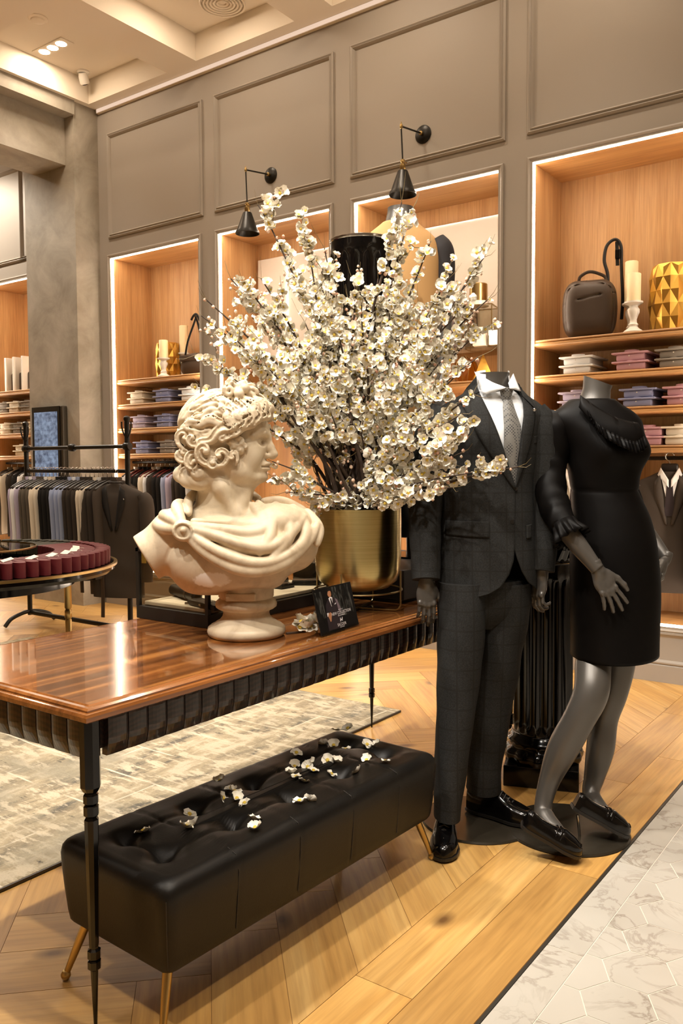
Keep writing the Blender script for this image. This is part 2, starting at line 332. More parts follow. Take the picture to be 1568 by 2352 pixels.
n = t.noise(v, 300, 2); c = t.ramp(n, [(.3, col('#20201f')), (.7, col('#30302f'))]); c = t.mix(lines(t, v, 0, 17, .09, 0), c, col('#252422')); c = t.mix(lines(t, v, 2, 15, .08, 0), c, col('#252422')); t.color(c); t.set(rough=.8, spec=.12)
plain('dress_cloth', '#0c0a09', .48, spec=.09, bump=(400, .05, .001)); plain('shirt_white', '#eef0f2', .75); plain('jacket_dark', '#211b1a', .8)
t = NT('tie_silk'); v = t.coords(scale=(130, 130, 130), rot=(0, pi/4, 0)); ck = t.node('ShaderNodeTexVoronoi'); ck.inputs['Scale'].default_value = 1.0; ck.inputs['Randomness'].default_value = .0; t.link(v, ck.inputs['Vector'])
t.color(t.ramp(ck.outputs['Distance'], [(.30, col('#1d1d22')), (.38, col('#6d6a64'))])); t.set(rough=.5, sheen=.4)
def glass(name, tint='#ffffff', rough=0, fac=.12):
    t = NT(name); tr = t.node('ShaderNodeBsdfTransparent'); tr.inputs[0].default_value = col(tint); gl = t.node('ShaderNodeBsdfGlossy'); gl.inputs['Roughness'].default_value = .02
    lw = t.node('ShaderNodeLayerWeight'); pw = t.node('ShaderNodeMath', operation='POWER'); pw.inputs[1].default_value = 4; t.link(lw.outputs['Facing'], pw.inputs[0]); fr = t.node('ShaderNodeMath', operation='MULTIPLY_ADD'); fr.inputs[1].default_value = .7; fr.inputs[2].default_value = .035; t.link(pw.outputs[0], fr.inputs[0]); mx = t.node('ShaderNodeMixShader'); t.link(fr.outputs[0], mx.inputs[0]); t.link(tr.outputs[0], mx.inputs[1]); t.link(gl.outputs[0], mx.inputs[2])
    t.link(mx.outputs[0], t.n['Material Output'].inputs['Surface']); return t
glass('clear_glass', '#f2efe8'); glass('amber_glass', '#e8c88a')
plain('cream_wax', '#f0dcb0', .5, sss=.15); plain('white_ceramic', '#e9e4da', .25); plain('card_black', '#131110', .35); plain('linen_tray', '#cfc6b4', .8)
# ================================================================= the setting
WY = 5.14; NB = 5.62; X0, X1, Y0 = -10.2, 4.2, -4.2
NICHE = [(-8.5, -7.31), (-6.395, -5.185), (-5.017, -3.807), (-3.637, -2.427), (-2.252, -1.042), (-.874, .336)]
ZN0, ZN1 = .335, 3.245
m = MB(); m.box(X0, WY, ZN1, X1, 5.7, Z_CEIL); m.box(X0, WY, 0, X1, 5.7, ZN0)
xs = [X0]+[x for n in NICHE for x in n]+[X1]
for i in range(0, len(xs), 2): m.box(xs[i], WY, ZN0, xs[i+1], 5.7, ZN1)
wall = struct('wall_back', m, 'taupe_paint')
PM = [(0, 0), (0, .012), (.012, .020), (.022, .012), (.030, .022), (.040, .010), (.046, 0)]
for a, b in [(-7.77, -6.6), (-6.38, -5.155), (-5.02, -3.79), (-3.642, -2.412), (-2.262, -1.03), (-.88, .35)]:
    struct('panel_moulding', MB().frame(a, b, 3.393, 4.342, PM, WY), 'taupe_paint', wall)
struct('panel_moulding', MB().frame(-9.2, -7.4, 3.393, 4.342, PM, WY), 'taupe_paint', wall)
TM = [(-.005, 0), (-.005, .014), (.006, .020), (.018, .012), (.030, .012), (.030, -.03)]
for a, b in NICHE: struct('niche_trim', MB().frame(a, b, ZN0-.03, ZN1, TM, WY), 'taupe_paint', wall)
m = MB(); bp_ = [(.0, .0), (.020, 0), (.020, .10), (.014, .108), (.022, .114), (.022, .122), (.010, .135), (.006, .27), (.012, .28), (.02, .29), (.02, .300), (0, .31)]
m.loft([[(x, WY-a, z) for a, z in bp_] for x in (-6.5, X1)]); struct('baseboard_back', m, 'taupe_paint')
# the cove of light along the top of the wall
m = MB(); m.box(-6.5, WY-.03, 4.545, X1, WY, 4.583); o = struct('trim_1', m, 'ceiling_paint')
obj('cove_light', MB().box(-6.49, WY-.034, 4.549, X1, WY-.031, 4.581), 'led_cove', o)
# ceiling with coffers
m = MB(); m.box(X0, Y0, Z_CEIL, X1, 5.14, Z_CEIL+.12)
CX = [-10.08, -8.70, -5.945, -4.567, -3.189, -1.811, -.433, .945, 2.323, 3.7]; CY = [4.395, 2.885, 1.375, -.135, -1.645, -3.155]; HX, HY = .515, .605
xe = X0
for x in [c for c in CX]:
    m.box(xe, Y0, Z_SOFFIT, x-HX, 5.14, Z_CEIL); xe = x+HX
m.box(min(xe, X1-.01), Y0, Z_SOFFIT, X1, 5.14, Z_CEIL)
for x in CX:
    ye = 5.14
    for y in CY: m.box(x-HX, y+HY, Z_SOFFIT, x+HX, ye, Z_CEIL); ye = y-HY
    m.box(x-HX, Y0, Z_SOFFIT, x+HX, ye, Z_CEIL)
ceil = struct('ceiling', m, 'ceiling_paint')
# concrete column and the beam above the opening
m = MB(); m.box(-7.285, 4.874, 0, -6.52, WY, Z_SOFFIT); struct('wall_column', m, 'plaster')
m = MB(); m.box(-7.30, Y0, 4.46, -6.50, 4.874, Z_SOFFIT); m.box(-7.105, Y0, 4.043, -6.645, 4.874, 4.46); struct('wall_beam', m, 'plaster')
m = MB(); m.box(X0-.1, Y0, 0, X0, 5.7, Z_CEIL); struct('wall_left', m, 'cream_paint')
m = MB(); m.box(X1, Y0, 0, X1+.1, 5.7, Z_CEIL); struct('wall_right', m, 'cream_paint')
m = MB(); m.box(X0, Y0-.1, 0, X1, Y0, Z_CEIL); struct('wall_front', m, 'cream_paint')
# ---- floor: oak herringbone, oak border, steel strip, marble hexagons
m = MB(); m.box(X0, Y0, -.06, X1, 5.14, -.012); floor = struct('floor', m, 'grout'); obj('grout_bed', MB().box(-.853, Y0, -.012, X1, 5.135, -.0012), 'grout', floor); obj('seam_bed', MB().box(-8.6, .2, -.012, -.866, 5.135, -.0015), 'oak_seam', floor)
def clip(poly, a, b, c):
    "keep a*x+b*y<=c"
    out = []
    for i in range(len(poly)):
        p, q = poly[i], poly[(i+1) % len(poly)]; dp = a*p[0]+b*p[1]-c; dq = a*q[0]+b*q[1]-c
        if dp <= 0: out.append(p)
        if dp*dq < 0: t = dp/(dp-dq); out.append((p[0]+(q[0]-p[0])*t, p[1]+(q[1]-p[1])*t))
    return out
PWD, PN = .186, 4; gap = .0009; XB = -1.197
def rot45(u, v): return ((u-v)/sqrt(2)-2.026+.0, (u+v)/sqrt(2)+1.225)
shared = {}; rest = MB(); cand = []
for a in range(-40, 40):
    for b in range(-40, 40):
        t = (a-b) % (2*PN)
        if t == 0: r = (a, b, a+PN, b+1, 0)
        elif t == 2*PN-1: r = (a, b, a+1, b+PN, 1)
        else: continue
        u0, v0, u1, v1 = [q*PWD for q in r[:4]]
        full = [rot45(u0+gap, v0+gap), rot45(u1-gap, v0+gap), rot45(u1-gap, v1-gap), rot45(u0+gap, v1-gap)]
        pl = clip(clip(clip(clip(full, 1, 0, XB-gap), 0, 1, 5.13), -1, 0, 8.6), 0, -1, .2)
        if len(pl) < 3: continue
        cx = sum(p[0] for p in pl)/len(pl); cy = sum(p[1] for p in pl)/len(pl)
        cand.append((cx*-.588+cy*.809, cx, cy, pl, full, r[4]))
cand.sort(key=lambda q: abs(q[0]-2.6))
for k, (dep, cx, cy, pl, full, ori) in enumerate(cand):
    if k >= 300: rest.poly(pl, -.012, 0); continue
    ang = pi/4+(pi/2 if ori else 0); ca, sa = cos(-ang), sin(-ang)
    loc = [((x-cx)*ca-(y-cy)*sa, (x-cx)*sa+(y-cy)*ca) for x, y in pl]
    key = tuple((round(x, 3), round(y, 3)) for x, y in loc)
    if key not in shared: shared[key] = MB().poly(loc, -.012, 0).mesh('plank')
    obj('plank', shared[key], 'oak_floor', floor, loc=(cx, cy, 0), rot=(0, 0, ang))
if rest.v: o = obj('planks_beyond', rest, 'oak_floor', floor); o['kind'] = 'stuff'
for j, (xa, xb) in enumerate([(XB, -1.029), (-1.029, -.866)]):
    ys = [-.6, .35, 1.0+j*.05, 1.70 if j == 0 else 1.22, 2.70 if j == 0 else 2.55, 3.4+j*.4, 4.5, 5.13]
    for y0, y1 in zip(ys, ys[1:]):
        obj('plank', MB().box(-(xb-xa)/2+gap, -(y1-y0)/2+gap, -.012, (xb-xa)/2-gap, (y1-y0)/2-gap, 0), 'oak_border', floor, loc=((xa+xb)/2, (y0+y1)/2, 0))
m = MB(); m.box(-.864, Y0, -.012, -.855, 5.13, .001); struct('trim_2', m, 'trim_steel')
ys = [-.3, .35, .94, 1.53, 2.115, 2.705, 3.295, 3.885, 4.475, 5.06]
for y0, y1 in zip(ys, ys[1:]): obj('border_tile', MB().box(-.0505, -(y1-y0)/2+.0015, -.012, .047, (y1-y0)/2-.0015, 0), 'marble', floor, loc=(-.803, (y0+y1)/2, 0))
R6 = .0945; hexes = {}
for i in range(0, 14):
    for j in range(-2, 34):
        cx = -.6165-R6*1.5+i*R6*1.5; cy = 2.135+(j-12)*R6*sqrt(3)+((i+1) % 2)*R6*sqrt(3)/2
        hx = [(cx+(R6-.002)*cos(pi/3*k), cy+(R6-.002)*sin(pi/3*k)) for k in range(6)]
        hx = clip(clip(hx, -1, 0, .753), 0, 1, 5.12)
        if len(hx) < 3: continue
        key = tuple((round(x-cx, 3), round(y-cy, 3)) for x, y in hx)
        if key not in hexes: hexes[key] = MB().poly([(x-cx, y-cy) for x, y in hx], -.012, 0).mesh('hexagon_tile')
        if -.9 < cx < .35 and cy > 1.0: obj('hexagon_tile', hexes[key], 'marble', floor, loc=(cx, cy, 0))
        else: pass
m = MB(); m.box(.42, Y0, -.012, X1, 5.13, 0); m.box(-.75, Y0, -.012, .42, .9, 0); o = obj('marble_beyond', m, 'marble', floor)
m = MB(); m.box(X0, Y0, -.012, XB, .18, -.0005); m.box(X0, .18, -.012, -8.62, 5.13, -.0005); obj('wood_beyond', m, 'oak_floor', floor)
# ---- niches lined in oak, with shelves, rails and light strips
LBL = ['oak-lined wall niche behind the concrete column at far left', 'oak-lined wall niche beside the concrete column, holding gold vase and shirts', 'oak-lined wall niche with pale glossy back panel, under the left wall lamp', 'oak-lined wall niche with pale glossy back panel, behind the tan sweater mannequin', 'oak-lined wall niche on the right holding backpack, candles and folded shirts', 'oak-lined wall niche beyond the right edge']
SHZ = [2.10, 1.872, 1.648, 1.412]
SP = [(.0, 0), (.42, 0), (.425, .006), (.425, .012), (.418, .016), (.43, .022), (.432, .034), (.425, .040), (.40, .045), (0, .045)]
NROOT = []
for i, (a, b) in enumerate(NICHE[:5]):
    a += .03; b -= .03; z0, z1 = ZN0, ZN1-.03
    o = thing('wall_niche', LBL[i], 'niche', ((a+b)/2, WY, z0)); NROOT.append(o); w2 = (b-a)/2; h = z1-z0; dp = NB-WY
    obj('back_panel', MB().box(-w2, dp, 0, w2, dp+.02, h), 'oak_veneer', o)
    for s_ in (-1, 1): obj('side_panel', MB().box(min(s_*w2, s_*(w2+.025)), .002, 0, max(s_*w2, s_*(w2+.025)), dp, h), 'oak_veneer', o)
    obj('top_panel', MB().box(-w2, .002, h, w2, dp, h+.025), 'oak_shelf', o); obj('bottom_panel', MB().box(-w2, .0, -.002, w2, dp, .012), 'oak_shelf', o)
    obj('light_strip', MB().box(-w2+.0005, .004, .02, -w2+.003, .030, h-.001), 'led_white', o)
    obj('light_strip', MB().box(w2-.003, .004, .02, w2-.0005, .030, h-.001), 'led_white', o)
    obj('light_strip', MB().box(-w2+.003, .004, h-.003, w2-.003, .030, h-.0005), 'led_white', o)
    obj('light_strip', MB().box(-w2, -.004, .0, w2, .006, .014), 'led_white', o)
    if i in (2, 3):
        obj('glossy_panel', MB().rbox(-w2+.03, dp-.03, 2.12-z0, w2-.03, dp-.004, 3.08-z0, .004), 'white_gloss_panel', o)
        obj('glass_shelf', MB().rbox(-w2+.002, .06, 2.088-z0, w2-.002, dp-.005, 2.1-z0, .002), 'clear_glass', o)
        obj('shelf', MB().loft([[(x, dp-.005-y, 1.872-z0-z) for y, z in SP] for x in (-w2+.001, w2-.001)]), 'oak_shelf', o)
    else:
        for z in SHZ: obj('shelf', MB().loft([[(x, dp-.005-y, z-z0-q) for y, q in SP] for x in (-w2+.001, w2-.001)]), 'oak_shelf', o)
        obj('rail', MB().tube([(-w2, .22, 1.335-z0), (w2, .22, 1.335-z0)], .012), 'black_metal', o)
# ---- ceiling fittings
def triple(x, y, label, dx=.115):
    o = thing('ceiling_downlight', label, 'ceiling light', (x, y, Z_CEIL), group='triple downlights in the coffers')
    obj('trim_plate', MB().rbox(-.2, -.065, -.008, .2, .065, .0, .003), 'ceiling_paint', o)
    for k in (-1, 0, 1): obj('lamp', MB().loft([[(k*dx+.043*cos(-2*pi*j/24), .043*sin(-2*pi*j/24), -.0088) for j in range(24)], [(k*dx+.001*cos(-2*pi*j/24), .001*sin(-2*pi*j/24), -.0089) for j in range(24)]], cap=False), 'lamp_disc', o)
triple(-6.2, 4.445, 'lit triple downlight in the corner coffer beside the security camera')
seen = [(-6.2, 4.45)]
for (x, y, *_r) in LAMPS:
    if (x, y) not in seen: seen.append((x, y)); triple(x, y, 'lit triple downlight recessed in a ceiling coffer out of frame')
o = thing('security_camera', 'small white dome security camera hanging in the ceiling corner', 'camera', (-6.36, 4.87, Z_CEIL))
obj('mount', MB().lathe([(.055, 0), (.055, -.012), (.045, -.02)], 24), 'white_ceramic', o, True)
h = obj('housing', MB().lathe([(.036, .03), (.042, .0), (.042, -.05), (.036, -.062), (0, -.064)], 24), 'white_ceramic', o, True, loc=(0, 0, -.045), rot=(radians(25), radians(12), 0))
obj('lens', MB().lathe([(.022, -.06), (.022, -.068), (0, -.07)], 20), 'black_lacquer', h, True)
o = thing('smoke_detector', 'round white smoke detector on the coffer ceiling left of the downlights', 'smoke detector', (-5.90, 4.10, Z_CEIL))
obj('base', MB().lathe([(.075, 0), (.075, -.008), (.062, -.014)], 28), 'ceiling_paint', o, True); obj('cap', MB().lathe([(.055, -.01), (.052, -.024), (.035, -.03), (0, -.03)], 28), 'ceiling_paint', o, True)
o = thing('ceiling_speaker', 'round white ceiling vent with concentric rings at the top edge', 'vent', (-4.58, 4.79, Z_CEIL))
for k in range(6): obj('ring', MB().lathe([(.03+.026*k, 0), (.032+.026*k, -.012-.002*k), (.044+.026*k, -.016-.002*k), (.046+.026*k, 0)], 36, cap=False), 'ceiling_paint', o, True)
# ---- rug
o = thing('area_rug', 'distressed beige and grey abstract rug under the walnut table', 'rug', (-2.313, 3.71, .001))
obj('pile', MB().rbox(-3.3, -3.2, 0, -.008, 0, .012, .004), 'rug', o); obj('edge_binding', MB().box(-.008, -3.2, 0, -.003, 0, .010), 'rug_edge', o)
# ================================================================= walnut table
TX0, TX1, TY0, TY1, TZ = -2.332, -1.525, 1.141, 3.442, .765
DZ = TZ-.75
tc = ((TX0+TX1)/2, (TY0+TY1)/2); hw, hl = (TX1-TX0)/2, (TY1-TY0)/2
tab = thing('display_table', 'long glossy walnut table with carved dark apron and black turned legs', 'table', (tc[0], tc[1], 0))
def rectring(a, z, hw=hw, hl=hl): return [(-hw+a, -hl+a, z), (hw-a, -hl+a, z), (hw-a, hl-a, z), (-hw+a, hl-a, z)]
ep = [(.030, .716), (.006, .716), (.0, .720), (.0, .730), (.004, .736), (.012, .738), (.012, .742), (.018, .746), (.026, .747), (.03, .750), (.034, .750)]
obj('edge_moulding', MB().loft([rectring(a, z+DZ) for a, z in ep], cap=False), 'walnut_edge', tab)
obj('table_top', MB().loft([rectring(.033, .72+DZ), rectring(.033, .7495+DZ)]), 'walnut_top', tab)
BW = .0605
def apron_block():
    m = MB(); n = 6; rings = []
    for z, sc in ((.714, .9), (.700, 1.), (.655, 1.), (.640, .85), (.612, .25)):
        rings.append([(-BW/2+.001+(BW-.002)*j/n, -.018*sc*(.55+.45*sin(pi*j/n)**.6)-.002, z) for j in range(n+1)]+[(BW/2-.001, .012, z), (-BW/2+.001, .012, z)])
    return m.loft(rings).mesh('apron_block')
ab = apron_block()
n1 = int((2*hl-.13)/BW); n2 = int((2*hw-.13)/BW)
for side, n, L, off in ((0, n1, hl, hw), (1, n1, hl, hw), (2, n2, hw, hl), (3, n2, hw, hl)):
    for k in range(n):
        q = (k-(n-1)/2)*BW; o_ = off-.055
        loc, rz = {0: ((o_, q, DZ), pi/2), 1: ((-o_, q, DZ), -pi/2), 2: ((q, -o_, DZ), 0), 3: ((q, o_, DZ), pi)}[side]
        obj('apron_block', ab, 'dark_carved_wood', tab, loc=loc, rot=(0, 0, rz))
obj('apron_frame', MB().loft([rectring(.06, .645), rectring(.06, .731)]), 'dark_carved_wood', tab)
lp = [(.022, .731), (.022, .577), (.017, .567), (.013, .563), (.0165, .558), (.0165, .540), (.012, .536), (.0165, .532), (.0165, .512), (.012, .507), (.0155, .501), (.0105, .206), (.0095, .200), (.0145, .196), (.0145, .178), (.0105, .175), (.0145, .171), (.0145, .154), (.0085, .148), (.0035, .004), (.0035, 0)]
lm = MB(); n = 8; lm.loft([[(r*1.06*cos(2*pi*(j+.5)/n), r*1.06*sin(2*pi*(j+.5)/n), z) for j in range(n)] for r, z in lp]); lm = lm.mesh('leg')
for sx in (-1, 1):
    for sy in (-1, 1): obj('leg', lm, 'black_lacquer', tab, loc=(sx*(hw-.033), sy*(hl-.033), 0))
# ================================================================= tufted leather bench
ang = radians(-2.6)
ben = thing('leather_bench', 'long black tufted leather bench on splayed brass legs with fallen blossoms', 'bench', (-1.568, 1.808, 0), ang)
BLX, BLY, BT, BB = .214, .568, .36, .152
def rr(hx, hy, r, n=260):
    per = []; r = min(r, hx-.001, hy-.001)
    for cx, cy, a in ((hx-r, hy-r, 0), (-hx+r, hy-r, pi/2), (-hx+r, -hy+r, pi), (hx-r, -hy+r, 1.5*pi)): per += [(cx+r*cos(a+pi/2*k/8), cy+r*sin(a+pi/2*k/8)) for k in range(9)]
    per.append(per[0]); p = np.array(per); d = np.r_[0, np.cumsum(np.hypot(*np.diff(p, axis=0).T))]; t = np.linspace(0, d[-1], n, endpoint=False)
    return np.c_[np.interp(t, d, p[:, 0]), np.interp(t, d, p[:, 1])]
BUT = [(bx, by) for bx in (-.075, .075) for by in (-.455+.2275*k for k in range(5))]
SEAM = [-.341+.2275*k for k in range(4)]
def topz(x, y):
    z = 0.
    for bx, by in BUT:
        d2 = (x-bx)**2+(y-by)**2; z -= .022*math.exp(-d2/.0011)+.010*math.exp(-d2/.009)
    for by in (-.455+.2275*k for k in range(5)): pass
    for sy in SEAM:
        pass
    for bx in (-.075, .075):
        for k in range(5):
            by = -.455+.2275*k
            for k2, b2 in ((k, -bx), (k+1, bx)):
                if k2 > 4: continue
                y2 = -.455+.2275*k2; ax, ay = b2-bx, y2-by; L = ax*ax+ay*ay; t = max(0, min(1, ((x-bx)*ax+(y-by)*ay)/L)); d2 = (x-bx-t*ax)**2+(y-by-t*ay)**2
                z -= .0045*math.exp(-d2/.00006)
    return z
m = MB(); rings = []
for ins, z in [(.026, BB), (.021, BB-.001), (.016, BB+.006), (.012, BB+.03), (.006, BB+.09), (.002, BB+.14), (.0, BT-.030), (.003, BT-.014), (.010, BT-.004), (.020, BT+.003), (.032, BT+.008)]+[(.032+(.165*(k/18)), BT+.008+.006*min(1, k/6)) for k in range(1, 19)]:
    q = rr(BLX-ins, BLY-ins, max(.034-ins*.5, .002)); rings.append([(x, y, z+(topz(x, y) if z > BT-.01 else 0)*min(1, max(0, (ins-.008)/.03))+(-.0035*sum(math.exp(-((y-s_)/.004)**2) for s_ in SEAM) if z > BT-.02 else 0)) for x, y in q])
for i in range(2, 8):
    rings[i] = [((x-.0022*np.sign(x)*sum(math.exp(-((y-s_)/.0035)**2) for s_ in SEAM)) if abs(x) > .17 else x, y, z) for x, y, z in rings[i]]
obj('cushion', m.loft(rings), 'black_leather', ben, True, 60)
for bx, by in BUT: obj('button', MB().lathe([(.009, -.002), (.009, .002), (.005, .0045), (0, .005)], 12), 'black_leather', ben, True, loc=(bx, by, BT+.014+topz(bx, by)))
for s_ in SEAM: obj('seam_piping', MB().tube([(BLX-.013, s_, BB+.02), (BLX-.004, s_, BB+.12), (BLX-.0005, s_, BT-.04), (BLX-.012, s_, BT-.001), (BLX-.04, s_, BT+.008)], .0011, 6), 'stitch', ben, True)
for sy in (-1, 1): obj('seam_piping', MB().tube([(BLX-.022, sy*(BLY-.022), BB+.01), (BLX-.012, sy*(BLY-.012), BB+.1), (BLX-.009, sy*(BLY-.009), BT-.03)], .0012, 6), 'stitch', ben, True)
obj('under_frame', MB().box(-.15, -.5, BB-.006, .15, .5, BB+.004), 'black_satin', ben)
for sx in (-1, 1):
    for sy in (-1, 1):
        top = Vector((sx*.155, sy*.515, BB)); ft = Vector((sx*.188, sy*.562, .014))
        l = obj('leg', MB().tube([top, top.lerp(ft, .5), ft], [.0125, .0105, .0075], 14), 'brass', ben, True)
        obj('foot', MB().lathe([(.0, -.0135), (.008, -.011), (.0125, -.003), (.0125, .003), (.008, .011), (.0, .0135)], 14), 'brass', l, True, loc=ft)
# ================================================================= plaster bust on its socle
bust = thing('classical_bust', 'cream plaster bust of a curly-haired youth in profile on a round socle', 'bust', (-1.796, 1.956, TZ), YAW); bust.scale = (.973, .973, .973)
sp = [(.0, 0), (.118, 0), (.124, .006), (.127, .016), (.124, .028), (.114, .036), (.106, .039), (.100, .044), (.086, .052), (.077, .063), (.074, .074), (.077, .083), (.090, .088), (.098, .094), (.100, .103), (.097, .112), (.090, .118), (.085, .122), (.089, .128), (.090, .15), (.085, .185)]
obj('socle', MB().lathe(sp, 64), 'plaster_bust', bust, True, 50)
obj('name_block', MB().rbox(-.055, -.094, .124, .04, -.06, .148, .004), 'plaster_bust', bust)
obj('screw', MB().tube([(-.048, -.0965, .136), (-.048, -.092, .136)], .005, 12), 'plaster_bust', bust)
b = Solid((-.40, -.22, .10), (.29, .20, .85), .0030)
# torso
b.ell((-.055, .01, .275), (.225, .12, .150), .02); b.ell((-.13, -.060, .255), (.10, .062, .085), .03); b.ell((.055, -.060, .255), (.10, .062, .085), .03)
b.ell((-.05, -.02, .20), (.17, .09, .085), .04); b.ell((-.22, .01, .33), (.085, .085, .085), .03); b.ell((.155, .02, .31), (.085, .09, .105), .03)
b.cap((-.23, .01, .315), (-.40, -.01, .20), .078, .082, .03)
b.half((-.308, 0, .226), (-.83, -.22, -.50), .006); b.half((0, 0, .138), (.08, -.25, -1), .02); b.half((0, .12, .25), (0, 1, .1), .01); b.half((.238, 0, .26), (1, -.1, -.15), .02)
b.path([(-.262, -.05, .165), (-.250, -.075, .24), (-.225, -.088, .30)], .006, .006, '-')
b.cap((.09, -.125, .262), (.155, -.11, .185), .004, .004, .003, '-'); b.cap((.045, -.128, .258), (.12, -.12, .17), .004, .004, .003, '-')
# neck
b.cap((-.080, .02, .36), (-.062, .01, .56), .092, .078, .03); b.path([(-.10, -.060, .57), (-.065, -.074, .48), (-.025, -.074, .40)], [.016, .017, .012], .03); b.path([(.004, -.030, .49), (.0, -.045, .44), (-.012, -.062, .39)], .010, .03); b.ell((-.03, 0, .475), (.055, .06, .05), .03)
b.path([(-.015, -.085, .372), (.07, -.11, .365)], .012, .015); b.path([(-.04, -.088, .372), (-.15, -.09, .375)], .012, .015)
# skull and face (looking along +x)
b.ell((-.080, 0, .662), (.122, .098, .118), .02); b.ell((.002, 0, .628), (.073, .072, .118), .02); b.ell((.028, 0, .670), (.046, .066, .052), .02)
for s_ in (-1, 1):
    b.path([(-.060, s_*.058, .575), (-.012, s_*.052, .532), (.034, s_*.024, .511)], [.036, .032, .021], .02); b.ell((.012, s_*.046, .582), (.042, .033, .050), .02)
    b.path([(.072, s_*.012, .648), (.061, s_*.040, .655), (.034, s_*.064, .642)], [.011, .0115, .009], .008)
    b.ell((.074, s_*.038, .626), (.034, .026, .0155), .008, '-'); b.ell((.040, s_*.036, .626), (.0165, .018, .0135), .002)
    b.path([(.054, s_*.020, .630), (.057, s_*.036, .638), (.038, s_*.058, .628)], .0046, .002); b.path([(.052, s_*.020, .621), (.054, s_*.036, .614), (.037, s_*.056, .622)], .0040, .002)
    b.ell((.072, s_*.0125, .580), (.012, .0085, .0085), .004); b.ell((.079, s_*.008, .572), (.006, .0035, .003), .002, '-')
    b.path([(.068, s_*.022, .576), (.054, s_*.034, .548)], .0036, .008, '-')
b.path([(.066, 0, .668), (.073, 0, .640), (.084, 0, .606), (.092, 0, .586), (.088, 0, .580)], [.014, .011, .0115, .0125, .011], .010)
b.ell((.050, 0, .545), (.030, .030, .026), .012); b.ell((.072, 0, .5555), (.014, .022, .0075), .004); b.ell((.068, 0, .537), (.015, .020, .0085), .004)
b.path([(.058, -.026, .5455), (.079, -.012, .5465), (.084, 0, .5465), (.079, .012, .5465), (.058, .026, .5455)], .0034, .003, '-'); b.path([(.074, -.02, .525), (.078, 0, .525), (.074, .02, .525)], .006, .008, '-')
b.ell((.052, 0, .512), (.022, .026, .018), .012); b.cap((.02, 0, .50), (-.04, 0, .505), .022, .03, .02)
